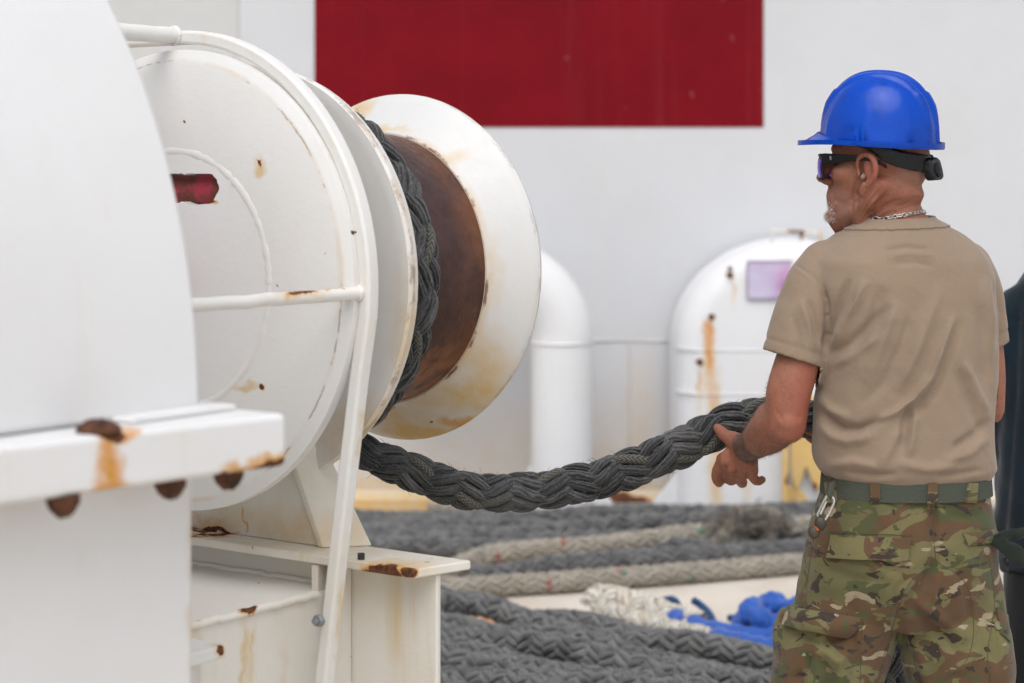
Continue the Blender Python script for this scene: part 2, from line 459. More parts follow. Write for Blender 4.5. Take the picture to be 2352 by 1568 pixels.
tube('handle', catmull([(1.285, VY, 1.15), (1.268, VY - 0.05, 1.148), (1.262, VY - 0.06, 1.11), (1.262, VY - 0.06, 1.02), (1.27, VY - 0.04, 0.96), (1.28, VY, 0.95)], 5), 0.011, GREY, vent, 10)
TOPP = paint('bracket_paint', (0.68, 0.68, 0.66), rust=[((1.33, VY + 0.1, 1.385), (0.05, 0.2, 0.02), 1.0), ((1.36, VY + 0.1, 1.365), (0.02, 0.2, 0.02), 1.0)], ochre=[((1.34, VY + 0.1, 1.37), (0.08, 0.2, 0.05), 1.0), ((1.45, VY + 0.1, 1.33), (0.02, 0.2, 0.09), 1.2)], yellow=0.5)
brk = MB()
for P in ([(1.22, VY + 0.1, 1.385), (1.45, VY + 0.1, 1.375)], [(1.22, VY + 0.1, 1.385), (1.225, VY + 0.1, 1.31)], [(1.45, VY + 0.1, 1.39), (1.452, VY + 0.1, 1.27)], [(1.36, VY + 0.1, 1.38), (1.36, VY + 0.1, 1.30)]):
    brk.add(*tube_geo(P, 0.008, 8))
mk('top_bracket', brk.v, brk.f, TOPP, vent, smooth=60)
YEL = paint('stained_post_paint', (0.80, 0.53, 0.17), ochre=[((1.26, VY, 0.2), (0.06, 0.4, 0.8), 1.0), ((1.38, VY, 0.2), (0.25, 0.4, 0.5), 0.9)], rust=[((1.27, VY - 0.1, 0.25), (0.02, 0.2, 0.04), 0.8), ((1.39, VY - 0.1, 0.20), (0.03, 0.2, 0.05), 0.9)], grime=0.5, yellow=0.9)
mk('stay_post', *box8([(1.245, VY - 0.10, 0), (1.272, VY - 0.10, 0), (1.272, VY - 0.06, 0), (1.245, VY - 0.06, 0), (1.245, VY - 0.10, 0.75), (1.272, VY - 0.10, 0.75), (1.272, VY - 0.06, 0.75), (1.245, VY - 0.06, 0.75)]), YEL, vent, bevel=0.003)
v, f = prism([(1.285, 0.62), (1.45, 0.62), (1.45, 0.26), (1.43, 0.20), (1.40, 0.18), (1.385, 0.24), (1.36, 0.30), (1.335, 0.22), (1.31, 0.19), (1.29, 0.27)], lambda x, z, w: (x, VY - 0.05 + w, z), 0, 0.008)
mk('peeling_panel', v, f, YEL, vent, bevel=0.002)
v, f = prism([(1.28, 0.0), (1.48, 0.0), (1.33, 0.20), (1.28, 0.20)], lambda x, z, w: (x, VY - 0.04 + w, z), 0, 0.012)
mk('gusset', v, f, YEL, vent, bevel=0.003)
v, f = prism([(0.79, 0.0), (0.595, 0.0), (0.60, 0.035), (0.79, 0.27)], lambda x, z, w: (x, VY + 0.08 + w, z), 0, 0.016)
mk('gusset', v, f, VP, vent, bevel=0.003)

# ------------------------------------------------------------------ winch foundation
def wst(t, u, z, r, k):
    return (W(t, u, z), r if isinstance(r, tuple) else (r, r, r), k)
FND = paint('foundation_paint', (0.745, 0.715, 0.655), yellow=0.85, grime=0.3, chips=0.02,
            rust=[wst(-0.6, 0.44, -0.545, (0.075, 0.06, 0.020), 1.15), wst(-0.6, 0.505, -0.537, (0.022, 0.03, 0.022), 1.1), wst(-0.53, -0.07, -0.527, (0.09, 0.09, 0.010), 0.8), wst(-0.53, 0.02, -0.50, (0.006, 0.02, 0.06), 0.42), wst(-0.53, -0.08, -0.515, (0.10, 0.09, 0.03), 0.30),
                  wst(-0.794, 0.285, -0.594, (0.035, 0.035, 0.010), 1.0), wst(-0.926, 0.285, -0.59, (0.03, 0.03, 0.010), 1.0)],
            ochre=[wst(-0.55, 0.1, -0.50, (0.4, 0.3, 0.06), 0.55), wst(-0.805, 0.285, -0.70, (0.012, 0.03, 0.13), 0.9), wst(-0.785, 0.285, -0.67, (0.010, 0.03, 0.10), 0.7), wst(-0.93, 0.285, -0.66, (0.02, 0.03, 0.10), 0.7),
                   wst(-0.6, 0.45, -0.53, (0.13, 0.10, 0.03), 0.8), wst(-0.70, 0.285, -0.75, (0.012, 0.03, 0.14), 0.4)])
fnd = empty('winch_foundation', W(-0.53, 0.2, -1.436), 'cream white steel foundation beam under the winch with rusty flange edge', 'steel beam')
pl = [(-0.592, -1.5), (-0.592, 0.515), (-0.458, 0.548), (-0.458, -1.5)]
v, f = prism(pl, lambda t, u, z: W(t, u, z), -0.548, -0.53)
mk('top_flange', v, f, FND, fnd, bevel=0.004)
wbox('web', -0.532, -0.518, -1.5, 0.522, -1.40, -0.5485, FND, fnd, 0.004)
v, f = prism([(-0.592, -1.5), (-0.592, 0.53), (-0.458, 0.53), (-0.458, -1.5)], lambda t, u, z: W(t, u, z), -1.436, -1.4005)
mk('bottom_flange', v, f, FND, fnd, bevel=0.004)
wbox('stiffener', -0.588, -0.533, 0.255, 0.272, -0.75, -0.5495, FND, fnd, 0.004)
wbox('stiffener', -0.588, -0.533, 0.300, 0.314, -1.39, -0.5495, FND, fnd, 0.004)
mk('stud', *cyl_geo(W(-0.575, 0.372, -0.53), (0, 0, 1), 0.007, 0.012, 10), plain('dark_stud', (0.03, 0.03, 0.03), 0.7), fnd, smooth=40)
bb = empty('base_box_beam', W(-1.0, 0.0, -1.436), 'white welded box beam with rust runs at the foot of the winch', 'steel beam')
wbox('box_shell', -1.42, -0.5335, -0.9, 0.28, -1.436, -0.60, FND, bb, 0.012)
P, _ = resample(np.array([W(-1.42, 0.28, -0.604), W(-0.60, 0.28, -0.604)]), 0.012)
P = P + rng.normal(0, 0.0014, P.shape)
tube('weld_seam', P, 0.0085, FND, bb, 8)
P, _ = resample(np.array([W(-0.536, -0.3, -0.599), W(-0.536, 0.275, -0.599)]), 0.012)
tube('weld_seam', P + rng.normal(0, 0.001, P.shape), 0.007, FND, bb, 8)
br = empty('step_bracket', W(-1.0, 0.36, -1.436), 'small white plate bracket with rusty corner low beside the gear case', 'bracket')
BRP = paint('bracket_white', (0.74, 0.73, 0.70), rust=[wst(-1.0, 0.415, -0.612, 0.014, 1.2)], ochre=[wst(-1.0, 0.40, -0.615, 0.03, 0.8)], yellow=0.3)
wbox('plate', -1.12, -0.985, 0.30, 0.412, -0.632, -0.609, BRP, br, 0.003)
tube('pipe', [W(-1.04, 0.345, -1.43), W(-1.04, 0.345, -0.634)], 0.040, BRP, br, 24)

# ------------------------------------------------------------------ mooring winch
WHITE = paint('winch_paint', (0.74, 0.732, 0.712), bumpy=0.2, rim=[(0.4325, 0.0020, 0.55)], grime=0.3, yellow=0.22, chips=0.015,
              rust=[wst(-0.707, 0.23, 0.231, 0.006, 0.95), wst(-0.707, 0.241, -0.203, 0.010, 1.1), wst(-0.707, 0.273, -0.006, 0.005, 0.95), wst(-0.707, 0.397, 0.063, 0.0045, 1.0), wst(-0.49, 0.30, 0.32, 0.008, 1.0), wst(-0.707, 0.033, 0.311, 0.008, 0.7)],
              ochre=[wst(-0.707, 0.20, -0.200, (0.07, 0.05, 0.012), 0.7), wst(-0.707, 0.23, 0.222, 0.02, 0.8), wst(-0.48, 0.42, -0.12, (0.06, 0.05, 0.25), 0.5), wst(-0.48, 0.30, -0.30, (0.2, 0.2, 0.1), 0.6)])
win = empty('mooring_winch', W(-0.35, 0, -1.436), 'white mooring winch with stacked discs and a rusty brown drum', 'winch')
ring = [(-0.7065, 0.2545), (-0.7065, 0.425), (-0.700, 0.440), (-0.693, 0.4545), (-0.672, 0.4545), (-0.672, 0.2545)]
disc = revolve('brake_disc', ring, WHITE, win, 160)
V, F = tube_geo([W(-0.6881, 0.2540 * math.cos(q), 0.2540 * math.sin(q)) for q in np.linspace(0, 2 * math.pi, 161)], 0.0200 + 0.0005 * rng.standard_normal(161), 32)
mk('weld_seam', V, F, WHITE, disc, smooth=60)
# inner plate with a ragged slot
sl = []
for i in range(120):
    q = 2 * math.pi * i / 120
    cx, sy = math.cos(q), math.sin(q)
    # distance from the slot centre to its rim (a stadium) and to the plate's rim
    k = 0.030 / max(1e-6, abs(sy))
    if k * abs(cx) > 0.093:
        bq = 0.093 * abs(cx); k = bq + math.sqrt(max(0.0, bq * bq - 0.093 ** 2 + 0.0305 ** 2))
    k += rng.normal(0, 0.0013) + (0.004 * math.sin(9 * q) if 5.2 < q else 0)
    h = 0.18 * sy
    ro = -h + math.sqrt(h * h - 0.18 ** 2 + 0.2535 ** 2)
    sl.append((k * cx, 0.18 + k * sy, ro * cx, 0.18 + ro * sy))
V = []; F = []
for a_, b_, c_, d_ in sl:
    V += [W(-0.7068, a_, b_), W(-0.7068, c_, d_), W(-0.679, c_, d_), W(-0.679, a_, b_)]
for i in range(120):
    j = (i + 1) % 120
    for q in range(4):
        p = (q + 1) % 4
        F.append((i * 4 + q, i * 4 + p, j * 4 + p, j * 4 + q))
HUB = paint('hub_paint', (0.745, 0.742, 0.735), bumpy=0.2, grime=0.2, yellow=0.12, chips=0.015, rust=[wst(-0.695, 0.10, 0.155, (0.03, 0.03, 0.012), 0.9), wst(-0.69, 0.12, 0.18, (0.008, 0.008, 0.03), 1.0)])
mk('hub_plate', V, F, HUB, disc, smooth=30)
m = NT('rusty_red_shaft')
c = m.mix(m.ramp(m.noise(14, 6, 0.7), 0.42, 0.62), (0.40, 0.035, 0.065), (0.12, 0.040, 0.018))
sp = m.ramp(m.blob(W(-0.66, 0.13, 0.18), (0.07, 0.07, 0.07)), 1.0, 0.4)
c = m.mix(m.math('MULTIPLY', sp, m.ramp(m.noise(40, 5, 0.7), 0.3, 0.6)), c, (0.10, 0.035, 0.012))
m.to('Base Color', c); m.set('Roughness', 0.7); m.to('Normal', m.bump(m.noise(60, 5, 0.7), 0.6, 0.004))
RED = m.m
tube('key_bar', [W(-0.655, -0.20, 0.178), W(-0.655, 0.128, 0.178)], 0.034, RED, win, 20)
RUST = NT('drum_rust'); m = RUST
sx = m.vec('MULTIPLY', m.P, (1, 1, 1))
n1 = m.noise(5, 6, 0.65); n2 = m.noise(24, 6, 0.7)
c = m.mix(m.ramp(n1, 0.3, 0.7), (0.036, 0.013, 0.011), (0.058, 0.019, 0.013))
c = m.mix(m.ramp(n2, 0.5, 0.72, 0, 0.8), c, (0.035, 0.018, 0.014))
low = m.math('MULTIPLY', m.ramp(m.sep()[2], 1.34, 1.22), m.ramp(m.noise(16, 5, 0.6, off=(2, 2, 5)), 0.40, 0.55))
c = m.mix(low, c, (0.20, 0.075, 0.028))
low2 = m.math('MULTIPLY', m.ramp(m.sep()[2], 1.36, 1.24), m.ramp(m.noise(26, 5, 0.6, off=(6, 2, 5)), 0.52, 0.62, 0, 0.8))
c = m.mix(low2, c, (0.03, 0.016, 0.012))
tt = m.vec('DOT_PRODUCT', m.vec('SUBTRACT', m.P, tuple(WC)), tuple(WA))
edge = m.math('MULTIPLY', m.ramp(tt, -0.19, -0.08), m.ramp(m.noise(10, 5, 0.7, off=(4, 1, 2)), 0.3, 0.6))
c = m.mix(m.math('MULTIPLY', edge, 0.75), c, (0.17, 0.055, 0.014))
m.to('Base Color', c); m.to('Roughness', m.ramp(n2, 0.3, 0.7, 0.38, 0.65)); m.set('Metallic', 0.0)
m.to('Normal', m.bump(m.math('ADD', n2, m.math('MULTIPLY', n1, 1.5)), 0.35, 0.006))
DRUM = m.m
revolve('drum', [(-0.468, 0.05), (-0.468, 0.2985), (-0.30, 0.2975), (-0.076, 0.299), (-0.076, 0.05)], DRUM, win, 128)
fl2 = [(-0.496, 0.06), (-0.496, 0.393), (-0.499, 0.400), (-0.502, 0.430), (-0.494, 0.4335), (-0.470, 0.428), (-0.4685, 0.06)]
revolve('inner_flange', fl2, WHITE, win, 160)
ENDP = paint('end_flange_paint', (0.655, 0.65, 0.635), bumpy=0.2, rim=[(0.3885, 0.0018, 0.25), (0.3035, 0.0035, 0.9)], grime=0.2, yellow=0.18, chips=0.01,
             rust=[wst(-0.05, 0.30, 0.045, 0.006, 0.9), wst(-0.012, 0.30, 0.27, (0.01, 0.01, 0.012), 1.0), wst(-0.02, 0.31, 0.262, (0.006, 0.006, 0.01), 1.0), wst(-0.02, 0.122, -0.332, (0.018, 0.012, 0.004), 0.85), wst(-0.015, 0.19, -0.338, (0.09, 0.07, 0.022), 0.36)],
             ochre=[wst(-0.02, 0.19, -0.345, (0.13, 0.10, 0.045), 1.2), wst(-0.02, 0.10, -0.365, (0.25, 0.2, 0.045), 1.15), wst(-0.03, 0.05, -0.33, (0.25, 0.2, 0.05), 0.8), wst(-0.03, 0.23, -0.27, (0.14, 0.12, 0.09), 1.0), wst(-0.02, 0.12, -0.375, (0.30, 0.25, 0.035), 1.3), wst(-0.04, 0.26, -0.20, (0.12, 0.10, 0.12), 0.75), wst(-0.04, 0.15, -0.29, (0.18, 0.14, 0.06), 0.65),
                    wst(-0.03, -0.10, 0.36, (0.07, 0.06, 0.05), 0.9), wst(-0.05, 0.0, 0.31, (0.14, 0.1, 0.016), 0.8), wst(-0.05, 0.20, 0.245, (0.06, 0.05, 0.02), 0.5), wst(-0.06, 0.31, 0.0, (0.03, 0.03, 0.12), 0.35)])
revolve('end_flange', [(-0.078, 0.05), (-0.0765, 0.303), (-0.060, 0.318), (-0.02, 0.372), (-0.008, 0.3855), (0.0, 0.390), (0.010, 0.386), (0.014, 0.374), (-0.03, 0.318), (-0.045, 0.05)], ENDP, win, 160, smooth=40)
tube('shaft', [W(-1.46, 0, 0), W(-0.02, 0, 0)], 0.032, RED, win, 32)
# bearing pedestal
ped_u = lambda z: 0.300 - (z + 0.53) * 0.52
v, f = prism([(-0.55, -0.53), (0.236, -0.53), (0.236 - 0.16 * 0.55, -0.37), (0.06, -0.12), (-0.3, -0.12)], lambda u, z, t: W(t, u, z), -0.522, -0.508)
mk('pedestal_web', v, f, FND, win, bevel=0.003)
v = []
for (u, z) in ((0.236, -0.5295), (0.236 - 0.20, -0.15)):
    pass
q0, q1 = (0.238, -0.5295), (0.060, -0.15)
q2, q3 = (0.302, -0.5295), (0.130, -0.15)
fl = [W(-0.532, *q0), W(-0.456, *q2), W(-0.456, q2[0] - 0.014, q2[1]), W(-0.532, q0[0] - 0.014, q0[1]),
      W(-0.532, *q1), W(-0.505, 0.10, -0.15), W(-0.505, 0.086, -0.15), W(-0.532, q1[0] - 0.014, q1[1])]
mk('pedestal_flange', *box8(fl), FND, win, bevel=0.003)

# ------------------------------------------------------------------ guard rail over the disc
GRD = paint('guard_paint', (0.765, 0.752, 0.72), yellow=0.65, grime=0.2, chips=0.02,
            rust=[wst(-0.84, 0.452, 0.0, (0.05, 0.06, 0.006), 0.85), wst(-0.745, 0.452, 0.002, (0.045, 0.06, 0.006), 0.8), wst(-0.67, 0.372, -0.60, (0.012, 0.012, 0.03), 1.0), wst(-0.67, 0.16, 0.475, (0.03, 0.02, 0.004), 0.9)],
            ochre=[wst(-0.66, 0.462, -0.05, (0.018, 0.02, 0.06), 1.0), wst(-0.84, 0.452, -0.004, (0.10, 0.1, 0.012), 0.8), wst(-0.66, 0.44, -0.25, (0.012, 0.02, 0.3), 0.6), wst(-0.66, 0.39, -0.62, (0.012, 0.02, 0.2), 0.6)])
grd = empty('guard_rail', W(-0.66, 0.40, -1.436), 'white bent steel guard hoop with round rungs around the near disc', 'guard rail')
hoop_path = [(-0.55, 0.4805), (-0.02, 0.4805)] + [(-0.015 + 0.4805 * math.sin(q), 0.0 + 0.4805 * math.cos(q)) for q in np.linspace(0.06, math.pi / 2, 26)] + [(0.4645, -0.03), (0.463, -0.055), (0.4425, -0.171), (0.398, -0.463), (0.358, -0.741), (0.262, -1.40)]
V = []; F = []
hp = np.array(hoop_path)
T2 = np.gradient(hp, axis=0); T2 /= np.linalg.norm(T2, axis=1)[:, None]
sec = [(-0.680, -0.0135), (-0.648, -0.0135), (-0.648, 0.0135), (-0.680, 0.0135)]
for (u, z), (du, dz) in zip(hp, T2):
    nu, nz = -dz, du
    for t, o in sec:
        V.append(W(t, u + nu * o, z + nz * o))
for i in range(len(hp) - 1):
    for j in range(4):
        k = (j + 1) % 4
        F.append((i * 4 + j, i * 4 + k, i * 4 + 4 + k, i * 4 + 4 + j))
F += [(3, 2, 1, 0), tuple(len(hp) * 4 - 4 + j for j in range(4))]
o = mk('hoop', V, F, GRD, grd, smooth=35)
bv = o.modifiers.new('bevel', 'BEVEL'); bv.width = 0.006; bv.segments = 3; bv.limit_method = 'ANGLE'; bv.angle_limit = R(50)
for u, z in ((0.4525, -0.012), (-0.023, 0.484)):
    P, _ = resample(np.array([W(-1.9 if z < 0.1 else -1.36, u, z), W(-0.677, u, z)]), 0.03)
    tube('rung', P + rng.normal(0, 0.0006, P.shape), 0.0118 if z < 0.1 else 0.0165, GRD, grd, 16)
for u, z, r0 in ((0.4525, -0.012, 0.0125), (-0.023, 0.484, 0.017)):
    V, F = tube_geo([W(-0.682, u + r0 * math.cos(q), z + r0 * math.sin(q)) for q in np.linspace(0, 2 * math.pi, 25)], 0.004, 6)
    mk('weld_seam', V, F, GRD, grd, smooth=60)
ZINC = plain('galvanised', (0.30, 0.32, 0.34), 0.5, 0.6)
hexbolt('bolt', W(-0.681, 0.362, -0.628), tuple(-WA), 0.012, 0.012, ZINC, grd)

# ------------------------------------------------------------------ gear case close to the lens
GEARP = paint('gear_case_paint', (0.74, 0.735, 0.73), grime=0.3, yellow=0.22, rough=0.4, bumpy=0.3,
              rust=[wst(-1.695, 0.90, -0.127, (0.035, 0.035, 0.012), 1.2), wst(-1.43, 0.92, -0.205, (0.05, 0.05, 0.012), 1.1), wst(-1.50, 0.92, -0.21, (0.04, 0.04, 0.008), 1.0), wst(-1.705, 0.90, -0.17, (0.036, 0.036, 0.085), 0.46), wst(-1.705, 0.90, -0.14, (0.026, 0.026, 0.030), 0.45), wst(-1.67, 0.88, -0.131, (0.07, 0.06, 0.014), 0.42), wst(-1.46, 0.92, -0.20, (0.09, 0.08, 0.020), 0.36), wst(-1.60, 0.92, -0.212, (0.16, 0.14, 0.010), 0.30)],
              ochre=[wst(-1.70, 0.90, -0.165, (0.014, 0.014, 0.07), 1.4), wst(-1.45, 0.92, -0.198, (0.10, 0.09, 0.016), 1.2), wst(-1.69, 0.91, -0.128, (0.06, 0.05, 0.012), 1.0), wst(-1.72, 0.9, -0.205, (0.08, 0.07, 0.012), 0.8), wst(-1.45, 0.80, -0.4, (0.02, 0.02, 0.35), 0.45)])
gear = empty('gear_case', W(-1.8, -0.24, -1.436), 'large blurred white gear case with rust stained flange at the left edge', 'gear case')
prof = [(-0.24 + 1.05 * math.cos(q), -0.13 + 1.05 * math.sin(q)) for q in np.linspace(0, math.pi, 96)]
prof[0] = (0.81, -0.13)
v, f = prism(prof, lambda u, z, t: W(t, u, z), -2.15, -1.45)
mk('upper_casing', v, f, GEARP, gear, smooth=40, bevel=0.012, seg=3)
v, f = prism([(-1.40, 0.93), (-1.40, -1.42), (-2.2, -1.42), (-2.2, 0.835)], lambda t, u, z: W(t, u, z), -0.206, -0.131)
mk('flange', v, f, GEARP, gear, bevel=0.010, seg=3)
v, f = prism([(-1.455, 0.797), (-1.455, -1.28), (-2.15, -1.28), (-2.15, 0.797)], lambda t, u, z: W(t, u, z), -1.436, -0.2065)
mk('lower_casing', v, f, GEARP, gear, bevel=0.006)
RB = plain('rust_bolt', (0.075, 0.027, 0.011), 0.9, 0, 0.75, 45, 0.5)
def rust_lump(name, c, up, r, h):
    secs = [(np.array(c), X3 * r, Y3 * r, 2.6), (np.array(c) + up * h * 0.35, X3 * r * 0.96, Y3 * r * 0.96, 2.4), (np.array(c) + up * h * 0.7, X3 * r * 0.72, Y3 * r * 0.72, 2.0), (np.array(c) + up * h, X3 * r * 0.35, Y3 * r * 0.35, 2.0)]
    V = []; F = []; n = 20
    for cc_, ea, eb, p in secs:
        for j in range(n):
            q = 2 * math.pi * j / n
            V.append(cc_ + ea * math.cos(q) + eb * math.sin(q) + rng.normal(0, r * 0.05, 3) * (0 if cc_ is secs[0][0] else 1))
    for i in range(3):
        for j in range(n):
            k = (j + 1) % n; F.append((i * n + j, i * n + k, i * n + n + k, i * n + n + j))
    F += [tuple(range(n)), tuple(3 * n + j for j in range(n))]
    return mk(name, V, F, RB, gear, smooth=50)
X3, Y3, Z3 = np.array([1.0, 0, 0]), np.array([0, 1.0, 0]), np.array([0, 0, 1.0])
for t, u in ((-1.469, 0.88), (-1.577, 0.875), (-1.76, 0.868), (-1.95, 0.86)):
    rust_lump('nut', W(t, u, -0.2065), -Z3, 0.022, 0.028)
rust_lump('bolt_head', W(-1.700, 0.868, -0.131), Z3, 0.030, 0.016)
mk('cover_lug', *box8([W(-1.62, 0.70, -0.1305), W(-1.42, 0.70, -0.1305), W(-1.42, 0.85, -0.1305), W(-1.62, 0.85, -0.1305), W(-1.62, 0.70, -0.122), W(-1.42, 0.70, -0.122), W(-1.42, 0.85, -0.122), W(-1.62, 0.85, -0.122)]), GEARP, gear, bevel=0.003)

# ------------------------------------------------------------------ ropes
def rope_mat(name, c0, c1, fuzz, yarns=7, chevron=False, rough=0.85, fleck=None, bump=0.9):
    m = NT(name)
    uv = m.n.new('ShaderNodeUVMap')
    s = m.sep(uv.outputs[0])
    wob = m.math('MULTIPLY', m.noise(35, 3, 0.6), 0.25)
    ph = m.math('MULTIPLY', m.math('ADD', s[0], wob), yarns * 2 * math.pi)
    if chevron:
        tri = m.math('ABSOLUTE', m.math('SUBTRACT', m.math('FRACT', m.math('MULTIPLY', s[0], 4)), 0.5))
        ph = m.math('MULTIPLY', m.math('ADD', m.math('MULTIPLY', s[1], 110), m.math('MULTIPLY', tri, 2.2)), 2 * math.pi)
    wv = m.math('MULTIPLY', m.math('ADD', m.math('SINE', ph), 1), 0.5)
    n = m.noise(90, 5, 0.7)
    c = m.mix(m.ramp(wv, 0.05, 0.8), tuple(x * 0.30 for x in c0), c0)
    c = m.mix(m.ramp(m.noise(13, 5, 0.7, off=(2, 3, 1)), 0.38, 0.68), c, c1)
    c = m.mix(m.ramp(n, 0.55, 0.75, 0, 0.55), c, fuzz)
    if fleck is not None:
        a = m.math('FRACT', m.math('MULTIPLY', s[1], 3.3))
        c = m.mix(m.ramp(m.math('ABSOLUTE', m.math('SUBTRACT', a, 0.5)), 0.06, 0.04, 0, 0.75), c, fleck)
    m.to('Base Color', c); m.set('Roughness', rough); m.set('Specular IOR Level', 0.25)
    m.set('Sheen Weight', 0.15); m.set('Sheen Roughness', 0.6)
    h = m.math('ADD', wv, m.math('MULTIPLY', m.noise(260, 3, 0.6), 0.7))
    m.to('Normal', m.bump(h, bump, 0.0035))
    return m.m

GREY_STRAND = [rope_mat('grey_strand', (0.068, 0.068, 0.068), (0.094, 0.094, 0.093), (0.22, 0.22, 0.21)),
               rope_mat('dark_strand', (0.040, 0.040, 0.042), (0.064, 0.064, 0.065), (0.145, 0.145, 0.14)),
               rope_mat('olive_strand', (0.13, 0.126, 0.10), (0.085, 0.085, 0.075), (0.21, 0.20, 0.17), chevron=True)]
PILE_STRAND = [rope_mat('pile_grey', (0.150, 0.149, 0.150), (0.21, 0.208, 0.205), (0.34, 0.335, 0.325)),
               rope_mat('pile_dark', (0.115, 0.115, 0.117), (0.165, 0.164, 0.164), (0.29, 0.285, 0.28)),
               rope_mat('pile_pale', (0.26, 0.255, 0.235), (0.17, 0.168, 0.16), (0.32, 0.31, 0.29), chevron=True)]
BEIGE_STRAND = [rope_mat('beige_strand', (0.52, 0.47, 0.39), (0.42, 0.37, 0.30), (0.62, 0.57, 0.50)),
                rope_mat('tan_strand', (0.45, 0.40, 0.325), (0.35, 0.305, 0.24), (0.56, 0.51, 0.44)),
                rope_mat('flecked_strand', (0.50, 0.45, 0.37), (0.40, 0.355, 0.285), (0.60, 0.55, 0.48), fleck=(0.38, 0.06, 0.05)),
                rope_mat('green_flecked_strand', (0.50, 0.45, 0.37), (0.40, 0.355, 0.285), (0.60, 0.55, 0.48), fleck=(0.06, 0.20, 0.13))]
WHITE_STRAND = [rope_mat('white_strand', (0.74, 0.71, 0.64), (0.64, 0.58, 0.49), (0.80, 0.78, 0.72)),
                rope_mat('cream_strand', (0.68, 0.63, 0.54), (0.58, 0.51, 0.41), (0.75, 0.71, 0.63))]

def strand_mesh(name, C, T, N, B, s, Rr, k, n, sgn, L, seg, flat, loose):
    ph0 = 2 * np.pi * k / n
    phi = sgn * 2 * np.pi * s / L + ph0
    w = np.sin(np.pi * n * s / L + np.pi / 4) * sgn
    w = np.tanh(1.6 * w) / np.tanh(1.6)
    rmid = Rr * 0.66
    wobble = 1 + loose * 0.10 * np.sin(s * 23 + k * 2.1) 
    rad = rmid * wobble + w * Rr * 0.16
    er = np.cos(phi)[:, None] * N + np.sin(phi)[:, None] * B
    P = C + rad[:, None] * er
    D = np.gradient(P, axis=0); D /= np.linalg.norm(D, axis=1)[:, None] + 1e-12
    er2 = er - D * (er * D).sum(1)[:, None]; er2 /= np.linalg.norm(er2, axis=1)[:, None] + 1e-12
    sd = np.cross(D, er2)
    hw = Rr * 2.15 / n * flat * (1 + loose * 0.08 * np.sin(s * 31 + k))
    ht = Rr * 0.235
    a = np.linspace(0, 2 * np.pi, seg, endpoint=False)
    ca, sa = np.cos(a), np.sin(a)
    V = P[:, None] + ca[None, :, None] * (hw[:, None] * sd)[:, None] + sa[None, :, None] * (np.broadcast_to(ht, s.shape)[:, None] * er2)[:, None]
    m_ = len(s)
    idx = np.arange(m_ - 1)[:, None] * seg + np.arange(seg)[None]
    jn = (np.arange(seg) + 1) % seg
    idn = np.arange(m_ - 1)[:, None] * seg + jn[None]
    F = np.stack([idx, idn, idn + seg, idx + seg], -1).reshape(-1, 4)
    me = bpy.data.meshes.new(name)
    me.vertices.add(m_ * seg); me.vertices.foreach_set('co', V.reshape(-1).astype(np.float32))
    me.loops.add(F.size); me.loops.foreach_set('vertex_index', F.reshape(-1).astype(np.int32))
    me.polygons.add(len(F)); me.polygons.foreach_set('loop_start', np.arange(0, F.size, 4, dtype=np.int32))
    me.polygons.foreach_set('use_smooth', np.ones(len(F), bool))
    ul = me.uv_layers.new(name='UVMap')
    u = np.arange(seg) / seg
    uu = np.stack([u, u + 1 / seg, u + 1 / seg, u], -1)
    U = np.zeros((m_ - 1, seg, 4, 2), np.float32)
    U[..., 0] = uu[None]
    U[:, :, 0, 1] = s[:-1, None]; U[:, :, 1, 1] = s[:-1, None]; U[:, :, 2, 1] = s[1:, None]; U[:, :, 3, 1] = s[1:, None]
    ul.data.foreach_set('uv', U.reshape(-1))
    me.update(calc_edges=True)
    me.validate()
    return me

def rope(name, label, pts, Rr, mats, marks=(), n=8, lead=4.6, step=0.010, seg=8, group=None, cat='rope', flat=1.0, loose=0.6, sub=10, parent_loc=None):
    P = catmull(pts, sub)
    Q, s = resample(P, step)
    C = Q[:, :3]
    r = Q[:, 3] if Q.shape[1] > 3 else np.full(len(s), Rr)
    T, N, B = frames(C)
    root = empty(name, parent_loc if parent_loc is not None else tuple(C[0]), label, cat, group)
    L = lead * 2 * Rr
    for sgn in (1, -1):
        for k in range(n):
            i = k if sgn > 0 else k + n
            mt = mats[marks[i]] if i in marks else mats[int(rng.integers(0, 2))]
            me = strand_mesh('strand', C, T, N, B, s, r, k, n, sgn, L, seg, flat, loose)
            link('strand', me, mt, root)
    # dark core keeps daylight from leaking through the lay
    V, F = tube_geo(C[::3], r[::3] * 0.62, 8)
    mk('core', V, F, mats[1], root, smooth='all', recalc=False)
    return root

def D2(x, y, z=0.045):
    """deck point under a picture position, as metres"""
    Y = (1.64 - z) * 4573 / (y - 405)
    return ((x - 1176) * Y / 4573, Y, z)

